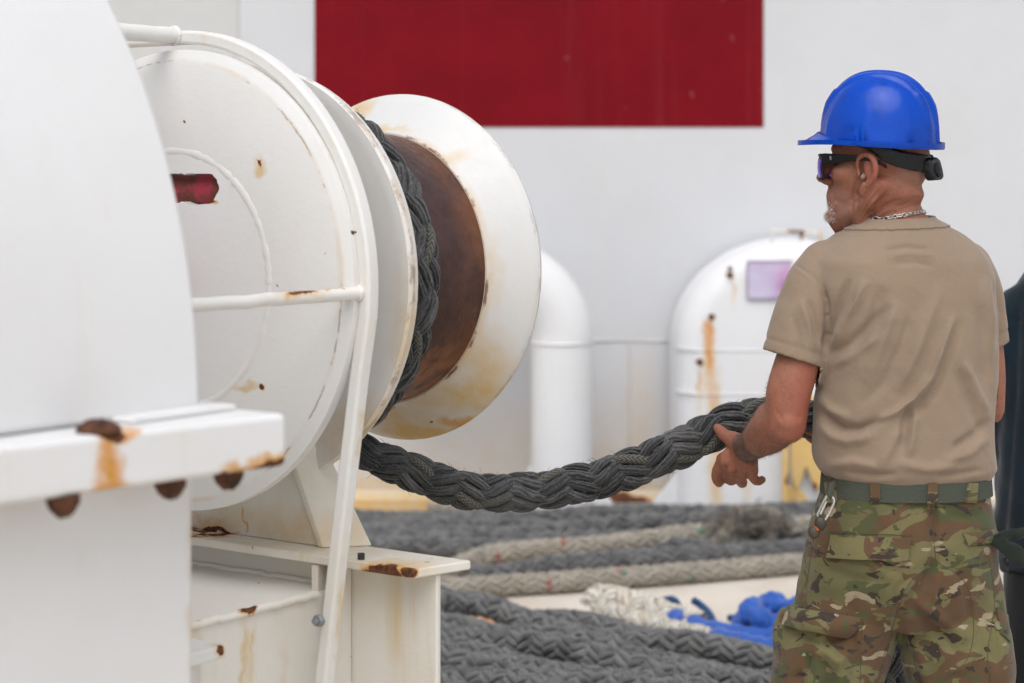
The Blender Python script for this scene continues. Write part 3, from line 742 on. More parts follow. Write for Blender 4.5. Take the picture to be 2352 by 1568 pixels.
# rope being hauled: one turn on the drum, then the sagging bight to the man's hands
pts = []
rw = 0.299 + 0.038
for q in np.linspace(-100, 250, 36):
    c, s_ = math.cos(R(q)), math.sin(R(q))
    t = -0.356 + 0.075 * max(0.0, min(1.0, (q - 110) / 130.0))
    pts.append((*W(t, rw * c, rw * s_), 0.0415))
pts += [(*W(-0.290, 0.0, -0.338), 0.038)]
for x, y, Y, r in ((830, 1037, 4.215, 0.037), (900, 1066, 4.23, 0.038), (972, 1096, 4.25, 0.039), (1060, 1122, 4.28, 0.040), (1143, 1131, 4.31, 0.0405), (1230, 1126, 4.33, 0.041), (1314, 1115, 4.36, 0.042), (1415, 1088, 4.39, 0.0425),
                   (1510, 1050, 4.41, 0.043), (1575, 1022, 4.43, 0.043), (1632, 994, 4.45, 0.0435), (1690, 970, 4.46, 0.044), (1745, 957, 4.47, 0.044), (1810, 955, 4.48, 0.043), (1870, 962, 4.49, 0.042), (1950, 985, 4.52, 0.042), (2015, 1045, 4.56, 0.042), (2045, 1150, 4.60, 0.042), (2050, 1330, 4.62, 0.042), (2045, 1500, 4.64, 0.042), (2045, 1800, 4.7, 0.042)):
    pts.append(((x - 1176) * Y / 4573, Y, 1.64 - (y - 405) * Y / 4573, r))
pts += [(0.93, 4.8, 0.06, 0.042), (1.05, 5.0, 0.045, 0.042), (1.4, 5.3, 0.045, 0.042), (1.9, 5.5, 0.045, 0.042)]
pts_main = list(pts)
main_rope = rope('mooring_rope', 'thick dark grey braided rope sagging from the winch drum to the man', pts, 0.041, GREY_STRAND, marks={2: 2, 11: 2}, n=8, step=0.006, seg=10, lead=6.2, loose=1.2, parent_loc=W(-0.29, 0.0, -0.338))

# grey rope flaked down behind, seen as rows along the wall
pts = []
nrow = 6
for i in range(nrow):
    Y = 9.28 - 0.15 * i
    xs = [-0.95, -0.5, 0.0, 0.5, 1.0, 1.5, 2.0, 2.5]
    row = [(x, Y + 0.03 * math.sin(3.1 * x + i * 1.7) - 0.03 * x * 0, 0.048 + (0.05 if (i in (1, 3) and 0 < x < 2) else 0.0) + 0.01 * math.sin(5 * x + i)) for x in xs]
    if i % 2: row = row[::-1]
    pts += row
    if i < nrow - 1:
        e = row[-1]
        pts.append((e[0] + (0.10 if i % 2 == 0 else -0.10), Y - 0.075, 0.05))
rope('flaked_rope', 'dark grey rope flaked in long rows along the foot of the wall', pts, 0.047, PILE_STRAND, marks={1: 2, 6: 2, 9: 2, 13: 2}, step=0.016, seg=6, group='ropes laid out on the deck', sub=8)
# beige rope doubled back on top of it
pts = [D2(2150, 1186, 0.06), D2(1850, 1207, 0.10), D2(1700, 1218, 0.11), D2(1560, 1228, 0.10), D2(1480, 1240, 0.09), D2(1350, 1254, 0.07), D2(1200, 1265, 0.06), D2(1110, 1277, 0.05), D2(1045, 1303), D2(975, 1325), (-0.62, 7.95, 0.045), (-0.66, 7.80, 0.045), (-0.5, 7.72, 0.045), D2(985, 1352), D2(1100, 1346), D2(1250, 1338), D2(1400, 1328), D2(1600, 1313), D2(1850, 1292), D2(2150, 1270)]
rope('doubled_rope', 'weathered beige braided rope doubled back across the deck with red flecks', pts, 0.043, BEIGE_STRAND, marks={0: 2, 3: 3, 7: 2, 10: 3}, step=0.014, seg=6, group='ropes laid out on the deck', sub=8)
pts = [D2(2150, 1237), D2(1840, 1262), D2(1600, 1276), D2(1400, 1287), D2(1260, 1300), D2(1165, 1318), D2(1080, 1322, 0.04)]
rope('grey_rope', 'single dark grey rope lying between the two beige rope runs', pts, 0.043, PILE_STRAND, marks={2: 2}, step=0.014, seg=6, group='ropes laid out on the deck', sub=8)
pts = [(-0.4, 9.50, 0.05), (0.2, 9.47, 0.05), (0.8, 9.45, 0.06), (1.4, 9.42, 0.06), (2.4, 9.40, 0.05)]
rope('beige_rope', 'thin looking beige rope lying farthest back against the wall foot', pts, 0.036, BEIGE_STRAND, marks={0: 3, 7: 2}, step=0.018, seg=6, group='ropes laid out on the deck', sub=8)

# near heap of grey rope, flaked diagonally
pts = []
for i in range(10):
    S = np.array([0.04 - 0.145 * i, 7.08 - 0.012 * i]); d = np.array([0.79, -0.61])
    row = [(*(S + d * q + np.array([0.61, 0.79]) * 0.034 * math.sin(4.2 * q + 1.9 * i)), 0.055 + 0.024 * math.sin(6 * q + i * 2.2) + (0.035 if i % 3 == 1 else 0)) for q in (0.0, 0.25, 0.55, 0.9, 1.25, 1.6, 2.0, 2.3)]
    if i % 2: row = row[::-1]
    pts += row
    if i < 9:
        e = np.array(row[-1])
        if i % 2 == 0: pts.append((e[0] + 0.03, e[1] - 0.12, 0.055))
        else:
            pts.append((e[0] - 0.13, e[1] + 0.075, 0.075 + 0.03 * ((i * 7) % 3)))
            pts.append((e[0] - 0.19, e[1] + 0.035, 0.08 + 0.025 * ((i * 5) % 3)))
rope('heaped_rope', 'slate grey braided rope heaped in diagonal bights beside the foundation beam', pts, 0.045, PILE_STRAND, marks={0: 2, 5: 2, 9: 2, 14: 2}, step=0.012, seg=7, group='ropes laid out on the deck', sub=8)

# white eye-spliced rope with blue chafe sleeves
pts = [D2(1358, 1392, 0.05), D2(1378, 1374, 0.08), D2(1415, 1374, 0.09), D2(1455, 1390, 0.08), D2(1500, 1404, 0.08), D2(1552, 1422, 0.08), D2(1606, 1440, 0.085)]
weye = rope('white_rope', 'frayed white rope with an eye splice and bright blue sleeves', pts, 0.050, WHITE_STRAND, n=4, lead=3.4, step=0.012, seg=8, sub=8, loose=1.5)
def add_strands(root, pts, Rr, mats, n=4, lead=3.4):
    Q, s = resample(catmull(pts, 8), 0.012); C = Q[:, :3]; T, N, B = frames(C)
    for sgn in (1, -1):
        for k in range(n):
            link('strand', strand_mesh('strand', C, T, N, B, s, np.full(len(s), Rr), k, n, sgn, lead * 2 * Rr, 8, 1.0, 1.0), mats[(k + (sgn > 0)) % 2], root)
    V, F = tube_geo(C, Rr * 0.6, 8); mk('core', V, F, mats[1], root, smooth='all', recalc=False)
add_strands(weye, [D2(1385, 1398, 0.06), D2(1430, 1414, 0.06), D2(1490, 1430, 0.06), D2(1565, 1450, 0.07), D2(1655, 1472, 0.085)], 0.037, WHITE_STRAND)
m = NT('blue_sleeve')
n1 = m.noise(30, 4, 0.6)
m.to('Base Color', m.mix(m.ramp(n1, 0.3, 0.7), (0.0, 0.062, 0.34), (0.002, 0.090, 0.44))); m.set('Roughness', 0.6); m.set('Sheen Weight', 0.3)
m.to('Normal', m.bump(m.math('ADD', m.noise(45, 3, 0.6, dist=1.5), m.math('MULTIPLY', m.noise(600, 1), 0.15)), 0.8, 0.008))
BLUE = m.m
def sleeve(pts, r, parent, name='chafe_sleeve'):
    P, s = resample(catmull(pts, 8), 0.008)
    rr = r * (1 + 0.05 * np.sin(s * 90) * np.sin(s * 31 + 1) + 0.05 * np.sin(s * 27))
    V, F = tube_geo(P, rr, 20)
    V = V + 0.0016 * np.sin(V[:, [1, 2, 0]] * 110) 
    return mk(name, V, F, BLUE, parent, smooth='all')
sleeve([D2(1548, 1420, 0.09), D2(1606, 1440, 0.09), D2(1680, 1458, 0.09), D2(1760, 1464, 0.09), D2(1830, 1456, 0.10)], 0.036, weye)
sleeve([D2(1640, 1470, 0.09), D2(1700, 1482, 0.09), D2(1770, 1492, 0.08), D2(1850, 1500, 0.07)], 0.042, weye)
# the bundled eye
kn = []
bx = np.array(D2(1794, 1474, 0.05))
for q in np.linspace(0, 2 * math.pi * 2.6, 60):
    kn.append(bx + np.array([0.11 * math.cos(q * 1.0) * (1 + 0.25 * math.sin(2.6 * q)), 0.085 * math.sin(q), 0.045 + 0.065 * math.sin(1.38 * q + 0.6)]))
BUNDLE = (kn[::2], bx)
TEAL = plain('blue_cord', (0.01, 0.06, 0.16), 0.7)
for P in ([D2(1513, 1392, 0.03), D2(1520, 1380, 0.06), D2(1545, 1376, 0.09), D2(1556, 1388, 0.07), D2(1560, 1405, 0.03)], [D2(1592, 1378, 0.13), D2(1610, 1390, 0.11), D2(1630, 1410, 0.09), D2(1640, 1432, 0.06)], [D2(1675, 1419, 0.05), D2(1705, 1419, 0.06), D2(1745, 1412, 0.08), D2(1770, 1415, 0.09)]):
    tube('lashing', catmull(P, 6), 0.013, TEAL, weye, 10)

# frayed knot on the rope pile
kb = np.array([1.02, 8.55, 0.13])
knot = empty('frayed_knot', (1.02, 8.55, 0.0), 'frayed dark beige rope end knotted on top of the pile', 'rope end')
FR = [rope_mat('fray_dark', (0.16, 0.145, 0.125), (0.24, 0.21, 0.18), (0.36, 0.32, 0.28)), rope_mat('fray_tan', (0.34, 0.30, 0.24), (0.24, 0.21, 0.17), (0.45, 0.40, 0.34))]
for j in range(4):
    an = j * 0.9
    P = [kb + np.array([0.12 * math.cos(q) * (1 - 0.15 * j) - 0.06 * j + 0.08, 0.05 * math.sin(q + an), -0.03 + 0.075 * math.sin(q + an * 0.6) + 0.01 * j]) for q in np.linspace(0, 5.6, 12)]
    tube('strand', catmull(P, 4), 0.030, FR[j % 2], knot, 10)
fb = MB()
for j in range(600):
    base = kb + np.array([rng.normal(-0.02, 0.08), rng.normal(-0.02, 0.03), abs(rng.normal(0.015, 0.035))])
    d = np.array([rng.normal(0, 0.8), rng.normal(-0.2, 0.6), rng.normal(0.35, 0.5)]); d /= np.linalg.norm(d)
    l = rng.uniform(0.02, 0.055)
    P = [base, base + d * l * 0.5 + rng.normal(0, 0.008, 3), base + d * l + rng.normal(0, 0.014, 3) - np.array([0, 0, 0.01])]
    fb.add(*tube_geo(P, [0.0020, 0.0017, 0.0008], 4))
tag(mk('fray', fb.v, fb.f, FR[1], knot, smooth='all', recalc=False), kind='stuff')

# loose filaments standing off the hauled rope
ff = MB()
_P = np.array([p[:4] for p in pts_main]); _Q, _s = resample(catmull(_P, 10), 0.004)
_T, _N, _B = frames(_Q[:, :3])
for j in range(1500):
    i = rng.integers(0, len(_s) - 40)
    a_ = rng.uniform(0, 2 * math.pi); r_ = _Q[i, 3] * 0.97
    e = _N[i] * math.cos(a_) + _B[i] * math.sin(a_)
    p0 = _Q[i, :3] + e * r_
    d = e * rng.uniform(0.2, 0.9) + _T[i] * rng.choice([-1, 1]) * rng.uniform(0.6, 1.2) + rng.normal(0, 0.3, 3); d /= np.linalg.norm(d)
    l = rng.uniform(0.006, 0.018)
    ff.add(*tube_geo([p0, p0 + d * l * 0.5 + e * 0.001, p0 + d * l], [0.00045, 0.0004, 0.0002], 3))
tag(mk('loose_fibre', ff.v, ff.f, GREY_STRAND[0], main_rope, smooth='all', recalc=False), kind='stuff')

# ------------------------------------------------------------------ figure tools
def A(px, py, dy=0.0, Y0=4.157):
    """a point of the figure: picture position at the depth Y0 + dy, as metres"""
    Y = Y0 + dy
    return np.array([(px - 1176) * Y / 4573, Y, 1.64 - (py - 405) * Y / 4573])

def loft(secs, seg=40):
    """secs: (centre, half-axis a, half-axis b, exponent); closed"""
    V = []; F = []
    th = np.linspace(0, 2 * np.pi, seg, endpoint=False)
    for c, ea, eb, p in secs:
        ca, sa = np.cos(th), np.sin(th)
        xa = np.sign(ca) * np.abs(ca) ** (2 / p); xb = np.sign(sa) * np.abs(sa) ** (2 / p)
        V += list(np.asarray(c) + xa[:, None] * np.asarray(ea) + xb[:, None] * np.asarray(eb))
    n = len(secs)
    for i in range(n - 1):
        for j in range(seg):
            k = (j + 1) % seg
            F.append((i * seg + j, i * seg + k, (i + 1) * seg + k, (i + 1) * seg + j))
    F.append(tuple(range(seg - 1, -1, -1))); F.append(tuple((n - 1) * seg + j for j in range(seg)))
    return V, F

def limb(pts, rad, seg=24, n=6):
    """tapered tube with rounded ends; pts (k,3), rad (k,)"""
    P = catmull(np.column_stack([np.array(pts, float), np.array(rad, float)]), n)
    C, r = P[:, :3], P[:, 3]
    d0 = C[0] - C[1]; d0 /= np.linalg.norm(d0); d1 = C[-1] - C[-2]; d1 /= np.linalg.norm(d1)
    q = np.array([0.97, 0.8, 0.5]); h = np.sqrt(1 - q ** 2)
    C = np.vstack([C[0] + d0 * r[0] * h[::-1][:, None], C, C[-1] + d1 * r[-1] * h[:, None]])
    r = np.concatenate([r[0] * q[::-1], r, r[-1] * q])
    return tube_geo(C, r, seg)

def ellip(c, ax, ay, az, seg=20):
    V = []; F = []
    c, ax, ay, az = map(lambda q: np.asarray(q, float), (c, ax, ay, az))
    nr = seg // 2
    for i in range(1, nr):
        t = math.pi * i / nr
        for j in range(seg):
            f_ = 2 * math.pi * j / seg
            V.append(c + ax * math.sin(t) * math.cos(f_) + ay * math.sin(t) * math.sin(f_) + az * math.cos(t))
    V += [c + az, c - az]
    for i in range(nr - 2):
        for j in range(seg):
            k = (j + 1) % seg
            F.append((i * seg + j, i * seg + k, (i + 1) * seg + k, (i + 1) * seg + j))
    top, bot = len(V) - 2, len(V) - 1
    for j in range(seg):
        k = (j + 1) % seg
        F.append((top, k, j)); F.append((bot, (nr - 2) * seg + j, (nr - 2) * seg + k))
    return V, F

class Surf:
    """a remeshed, smoothed skin as arrays"""
    def __init__(s, mb, voxel, smooth=6):
        me = bpy.data.meshes.new('tmp'); me.from_pydata([tuple(v) for v in mb.v], [], mb.f); me.update()
        bm = bmesh.new(); bm.from_mesh(me); bmesh.ops.recalc_face_normals(bm, faces=bm.faces); bm.to_mesh(me); bm.free()
        o = bpy.data.objects.new('tmp', me); COL.objects.link(o)
        md = o.modifiers.new('r', 'REMESH'); md.mode = 'VOXEL'; md.voxel_size = voxel
        dg = bpy.context.evaluated_depsgraph_get(); dg.update()
        m2 = bpy.data.meshes.new_from_object(o.evaluated_get(dg))
        s.load(m2)
        bpy.data.objects.remove(o); bpy.data.meshes.remove(me); bpy.data.meshes.remove(m2)
        s.smooth(smooth)
    def load(s, m2):
        n = len(m2.vertices); co = np.empty(n * 3, np.float32); m2.vertices.foreach_get('co', co); s.v = co.reshape(-1, 3).astype(float)
        k = len(m2.polygons); li = np.empty(len(m2.loops), np.int32); m2.loops.foreach_get('vertex_index', li)
        s.f = li.reshape(-1, 4) if len(li) == 4 * k else np.array([list(p.vertices) if len(p.vertices) == 4 else list(p.vertices) + [p.vertices[-1]] for p in m2.polygons])
        s.topo()
    def topo(s):
        e = np.concatenate([s.f[:, [0, 1]], s.f[:, [1, 2]], s.f[:, [2, 3]], s.f[:, [3, 0]]])
        e = e[e[:, 0] != e[:, 1]]
        s.e = np.unique(np.sort(e, 1), axis=0)
        s.deg = np.bincount(s.e.ravel(), minlength=len(s.v)).astype(float)
    def lap(s, x):
        out = np.empty_like(x)
        for k in range(x.shape[1]):
            out[:, k] = np.bincount(s.e[:, 0], x[s.e[:, 1], k], len(x)) + np.bincount(s.e[:, 1], x[s.e[:, 0], k], len(x))
        return out / np.maximum(s.deg, 1)[:, None]
    def smooth(s, it, mask=None, f=0.6):
        for _ in range(it):
            d = (s.lap(s.v) - s.v) * f
            s.v = s.v + (d if mask is None else d * mask[:, None])
    def normals(s):
        a, b, c, d = (s.v[s.f[:, i]] for i in range(4))
        fn = np.cross(c - a, d - b)
        N = np.zeros_like(s.v)
        for i in range(4):
            for k in range(3):
                N[:, k] += np.bincount(s.f[:, i], fn[:, k], len(s.v))
        return N / (np.linalg.norm(N, axis=1)[:, None] + 1e-12)
    def push(s, d):
        s.v = s.v + s.normals() * d[:, None]
    def cut(s, keep):
        fk = keep[s.f].all(1); s.f = s.f[fk]
        used = np.unique(s.f); mp = -np.ones(len(s.v), int); mp[used] = np.arange(len(used))
        s.v = s.v[used]; s.f = mp[s.f]; s.topo()
    def px(s, Y0=None):
        return 1176 + 4573 * s.v[:, 0] / s.v[:, 1], 405 - 4573 * (s.v[:, 2] - 1.64) / s.v[:, 1]
    def make(s, name, mat, parent, solid=0):
        me = bpy.data.meshes.new(name)
        me.vertices.add(len(s.v)); me.vertices.foreach_set('co', s.v.ravel().astype(np.float32))
        me.loops.add(s.f.size); me.loops.foreach_set('vertex_index', s.f.ravel().astype(np.int32))
        me.polygons.add(len(s.f)); me.polygons.foreach_set('loop_start', np.arange(0, s.f.size, 4, dtype=np.int32))
        me.polygons.foreach_set('use_smooth', np.ones(len(s.f), bool))
        me.update(calc_edges=True); me.validate()
        o = link(name, me, mat, parent)
        if solid:
            md = o.modifiers.new('solid', 'SOLIDIFY'); md.thickness = solid; md.offset = -1
        return o
    def bvh(s):
        return BVHTree.FromPolygons([tuple(q) for q in s.v], [tuple(int(i) for i in q) for q in s.f])

def seg_dist(x, y, pl):
    """distance to a polyline (pixel units) and 0..1 parameter along it"""
    best = np.full(x.shape, 1e9); par = np.zeros(x.shape)
    pl = np.asarray(pl, float); L = np.concatenate([[0], np.cumsum(np.linalg.norm(np.diff(pl, axis=0), axis=1))])
    for i in range(len(pl) - 1):
        a, b = pl[i], pl[i + 1]; d = b - a; l2 = d @ d
        t = np.clip(((x - a[0]) * d[0] + (y - a[1]) * d[1]) / l2, 0, 1)
        q = np.hypot(x - a[0] - t * d[0], y - a[1] - t * d[1])
        m_ = q < best
        best[m_] = q[m_]; par[m_] = (L[i] + t[m_] * math.sqrt(l2))[...] / L[-1]
    return best, par

def folds(s, lst, facing=True):
    x, y = s.px(); N = s.normals()
    back = np.clip(-N[:, 1] * 1.6, 0, 1) if facing else np.ones(len(x))
    d = np.zeros(len(x))
    for pl, amp, w in lst:
        q, t = seg_dist(x, y, pl)
        fade = np.clip(np.minimum(t, 1 - t) * 5, 0, 1) ** 0.7
        d += amp * np.exp(-(q / w) ** 2) * (0.15 + 0.85 * fade)
    s.push(d * back)

def vnoise(P, scale, seed=0):
    """cheap smooth value noise from summed sines"""
    r = np.random.default_rng(seed); out = np.zeros(len(P))
    for k in range(10):
        w = r.normal(0, 1, 3); w /= np.linalg.norm(w)
        out += np.sin(P @ w * scale * r.uniform(0.6, 1.5) + r.uniform(0, 6.28))
    return out / 10 ** 0.5

def patch(name, bvh, quad, nu, nv, thick, mat, parent, lift=0.002, bulge=0.0, flare=0.0):
    """a cloth piece laid on a surface: quad = 4 picture corners, cast onto the surface and given thickness"""
    q = np.array(quad, float); top = []; N = []
    for j in range(nv + 1):
        for i in range(nu + 1):
            u, v_ = i / nu, j / nv
            p = (1 - v_) * ((1 - u) * q[0] + u * q[1]) + v_ * ((1 - u) * q[3] + u * q[2])
            d = Vector(((p[0] - 1176) / 4573, 1, -(p[1] - 405) / 4573)).normalized()
            h = bvh.ray_cast(Vector((0, 0, 1.64)), d)
            if h[0] is None:
                top.append(None); N.append(None)
            else:
                top.append(np.array(h[0])); n = np.array(h[1]); N.append(n if n @ np.array(d) < 0 else -n)
    ok = [k for k in range(len(top)) if top[k] is not None]
    if not ok: return None
    for k in range(len(top)):
        if top[k] is None:
            z = min(ok, key=lambda o_: abs(o_ - k)); top[k] = top[z].copy(); N[k] = N[z]
    N = np.array(N); T = np.array(top)
    w = nu + 1
    V = []
    for lay in (0, 1):
        for j in range(nv + 1):
            for i in range(w):
                k = j * w + i
                b = (bulge * math.sin(math.pi * i / nu) * math.sin(math.pi * j / nv) if lay else 0) + flare * (j / nv) ** 1.5
                V.append(T[k] + N[k] * (lift * (0.0 if lay == 0 else 1) + (thick if lay else -0.002) + b))
    F = []
    o = (nv + 1) * w
    for j in range(nv):
        for i in range(nu):
            a = j * w + i
            F.append((a, a + w, a + w + 1, a + 1)); F.append((o + a, o + a + 1, o + a + w + 1, o + a + w))
    for i in range(nu):
        F.append((i, i + 1, o + i + 1, o + i)); a = nv * w + i; F.append((a + 1, a, o + a, o + a + 1))
    for j in range(nv):
        a = j * w; F.append((a + w, a, o + a, o + a + w)); a = j * w + nu; F.append((a, a + w, o + a + w, o + a))
    return mk(name, V, F, mat, parent, smooth=50)

# ------------------------------------------------------------------ cloth, skin and kit materials
def skin_mat():
    m = NT('skin')
    c = m.mix(m.ramp(m.noise(9, 5, 0.65), 0.35, 0.7), (0.315, 0.132, 0.082), (0.258, 0.095, 0.057))
    c = m.mix(m.ramp(m.noise(70, 5, 0.7), 0.5, 0.75, 0, 0.5), c, (0.19, 0.056, 0.030))
    c = m.mix(m.ramp(m.noise(210, 2, 0.5, off=(3, 1, 2)), 0.62, 0.70, 0, 0.6), c, (0.13, 0.04, 0.022))
    c = m.mix(m.ramp(m.noise(160, 2, 0.5, off=(7, 1, 5)), 0.70, 0.76, 0, 0.5), c, (0.46, 0.22, 0.14))
    at = m.attr('tone')
    c = m.mix(at.outputs['Fac'], c, (0.24, 0.17, 0.14))           # stubble
    ta = m.attr('ink')
    c = m.mix(m.math('MULTIPLY', ta.outputs['Fac'], m.ramp(m.noise(75, 4, 0.7), 0.32, 0.55, 0.2, 0.78)), c, (0.035, 0.036, 0.033))
    pk = m.attr('pink')
    c = m.mix(m.math('MULTIPLY', pk.outputs['Fac'], 0.6), c, (0.33, 0.09, 0.060))
    m.to('Base Color', c)
    m.to('Roughness', m.ramp(m.noise(80, 3), 0.3, 0.7, 0.52, 0.70)); m.set('Specular IOR Level', 0.35)
    m.set('Subsurface Weight', 0.08); m.set('Subsurface Radius', (0.01, 0.004, 0.002)); m.set('Subsurface Scale', 0.3)
    h = m.math('ADD', m.math('MULTIPLY', m.noise(330, 3, 0.6), 0.5), m.noise(70, 4, 0.6))
    m.to('Normal', m.bump(h, 0.32, 0.003))
    return m.m
SKIN = skin_mat()

def cloth_mat(name, c0, c1, weave=900, rough=0.9, fold=0.35, speck=0.0):
    m = NT(name)
    c = m.mix(m.ramp(m.noise(5, 5, 0.6), 0.3, 0.7), c0, c1)
    c = m.mix(m.ramp(m.noise(420, 2, 0.6, stretch=(0.5, 0.5, 1.6)), 0.4, 0.7, 0, 0.22), c, tuple(x * 0.72 for x in c0))
    if speck:
        c = m.mix(m.ramp(m.noise(520, 1, 0.5, off=(3, 3, 1)), 0.72, 0.78, 0, speck), c, (0.6, 0.55, 0.48))
    m.to('Base Color', c); m.set('Roughness', rough); m.set('Specular IOR Level', 0.2)
    m.set('Sheen Weight', 0.2); m.set('Sheen Roughness', 0.5)
    h = m.math('ADD', m.math('MULTIPLY', m.noise(26, 4, 0.55, dist=0.8), 1.0), m.math('MULTIPLY', m.noise(weave, 1, 0.5), 0.12))
    m.to('Normal', m.bump(h, fold, 0.006))
    return m.m
TAN = cloth_mat('tan_jersey', (0.282, 0.208, 0.147), (0.247, 0.181, 0.126), speck=0.35)
TAN2 = cloth_mat('tan_rib', (0.285, 0.212, 0.150), (0.25, 0.186, 0.131), fold=0.2)
NAVY = cloth_mat('navy_twill', (0.0055, 0.0155, 0.025), (0.0038, 0.010, 0.017))
BLACKC = cloth_mat('black_twill', (0.006, 0.006, 0.008), (0.010, 0.010, 0.012))
DGREEN = cloth_mat('dark_green_cloth', (0.022, 0.028, 0.021), (0.013, 0.017, 0.013), fold=0.6)

def camo(name, off=(0, 0, 0)):
    m = NT(name)
    P = m.vec('ADD', m.P, off)
    def lay(scale, sx, o, lo, hi, det=3.0, dist=0.6):
        scale *= 1.65
        v = m.vec('MULTIPLY', P, (sx, sx, 1.35))
        return m.ramp(m.noise(scale, det, 0.5, vec=v, off=o, dist=dist), lo, hi)
    c = m.mix(lay(5, 0.8, (1, 2, 3), 0.42, 0.62), (0.165, 0.146, 0.060), (0.122, 0.114, 0.047))
    c = m.mix(lay(7.0, 0.85, (9, 4, 1), 0.485, 0.498), c, (0.108, 0.056, 0.027))
    c = m.mix(lay(10, 0.75, (3, 7, 5), 0.575, 0.59), c, (0.064, 0.074, 0.026))
    c = m.mix(lay(9, 0.75, (6, 1, 8), 0.60, 0.612), c, (0.165, 0.148, 0.064))
    c = m.mix(lay(14, 0.8, (2, 9, 4), 0.600, 0.610), c, (0.034, 0.020, 0.019))
    c = m.mix(lay(10, 0.7, (5, 5, 11), 0.645, 0.655), c, (0.34, 0.275, 0.18))
    c = m.mix(m.ramp(m.noise(40, 4, 0.6), 0.2, 0.8, 0.08, 0.34), c, (0.10, 0.088, 0.058))
    m.to('Base Color', c); m.set('Roughness', 0.9); m.set('Specular IOR Level', 0.2); m.set('Sheen Weight', 0.12)
    h = m.math('ADD', m.noise(30, 4, 0.6, dist=1.0), m.math('MULTIPLY', m.noise(700, 1), 0.12))
    m.to('Normal', m.bump(h, 0.35, 0.006))
    return m.m
CAMO = camo('camouflage_cloth')
CAMO2 = camo('camouflage_patch', (0.62, 0.35, 0.29))
CAMO3 = camo('camouflage_pocket', (0.12, 0.5, 0.31))
SEAM = plain('seam_thread', (0.07, 0.058, 0.032), 0.9)
m = NT('green_webbing')
sp = m.sep()
w1 = m.math('SINE', m.math('MULTIPLY', sp[2], 2 * math.pi / 0.0035)); w2 = m.math('SINE', m.math('MULTIPLY', m.math('ADD', sp[0], sp[1]), 2 * math.pi / 0.006))
m.to('Base Color', m.mix(m.ramp(m.math('MULTIPLY', w1, w2), -0.6, 0.6), (0.050, 0.058, 0.042), (0.070, 0.080, 0.058))); m.set('Roughness', 0.85)
m.to('Normal', m.bump(m.math('MULTIPLY', w1, w2), 0.5, 0.002))
WEB = m.m
m = NT('blue_helmet_shell')
d1 = m.noise(20, 6, 0.75, off=(1, 5, 2)); d2 = m.noise(55, 5, 0.7, stretch=(1, 1, 0.4))
c = m.mix(m.ramp(m.noise(6, 4), 0.35, 0.7), (0.0, 0.048, 0.38), (0.0, 0.058, 0.44))
c = m.mix(m.ramp(d1, 0.52, 0.74, 0, 0.7), c, (0.004, 0.030, 0.17))
c = m.mix(m.ramp(d2, 0.60, 0.72, 0, 0.45), c, (0.012, 0.028, 0.10))
m.to('Base Color', c); m.to('Roughness', m.ramp(d2, 0.3, 0.75, 0.12, 0.32)); m.set('Specular IOR Level', 0.26)
m.to('Normal', m.bump(m.noise(28, 3, 0.5), 0.06, 0.003))
HELM = m.m
BLACKP = plain('black_plastic', (0.008, 0.008, 0.009), 0.30, 0, 0.2, spec=0.3)
BLACKR = plain('black_rubber', (0.009, 0.009, 0.010), 0.5, 0, 0.2, spec=0.25)
SILVER = plain('silver', (0.62, 0.61, 0.58), 0.25, 1.0, 0.15)
BUTTON = plain('tan_button', (0.22, 0.19, 0.12), 0.5)
m = NT('violet_lens'); m.set('Base Color', (0.16, 0.07, 0.55, 1)); m.set('Metallic', 0.7); m.set('Roughness', 0.12); LENS = m.m

# the folded blue eye, lashed into a bundle
_bm = MB()
_k = np.array(BUNDLE[0])
_bm.add(*limb(_k, np.full(len(_k), 0.040), 14, 4))
_bs = Surf(_bm, 0.006, 2)
_bs.push(vnoise(_bs.v * np.array([1.3, 1, 0.8]), 75, 61) * 0.006 + vnoise(_bs.v, 160, 62) * 0.0025)
_bs.make('bundled_eye', BLUE, weye)

# ------------------------------------------------------------------ the man hauling the rope
man = empty('person', (0.822, 4.157, 0), 'man in blue hard hat, tan shirt and camouflage trousers hauling the rope', 'person')
HF = np.array([-0.906, 0.423, 0.0]); HL = np.array([-0.423, -0.906, 0.0]); HU = np.array([0, 0, 1.0])
HC = A(2022, 392, 0.0)
def HD(f, l, u): return HC + HF * f + HL * l + HU * u
def he(c, r, seg=24): return ellip(HD(*c), HF * r[0], HL * r[1], HU * r[2], seg)

body = MB()
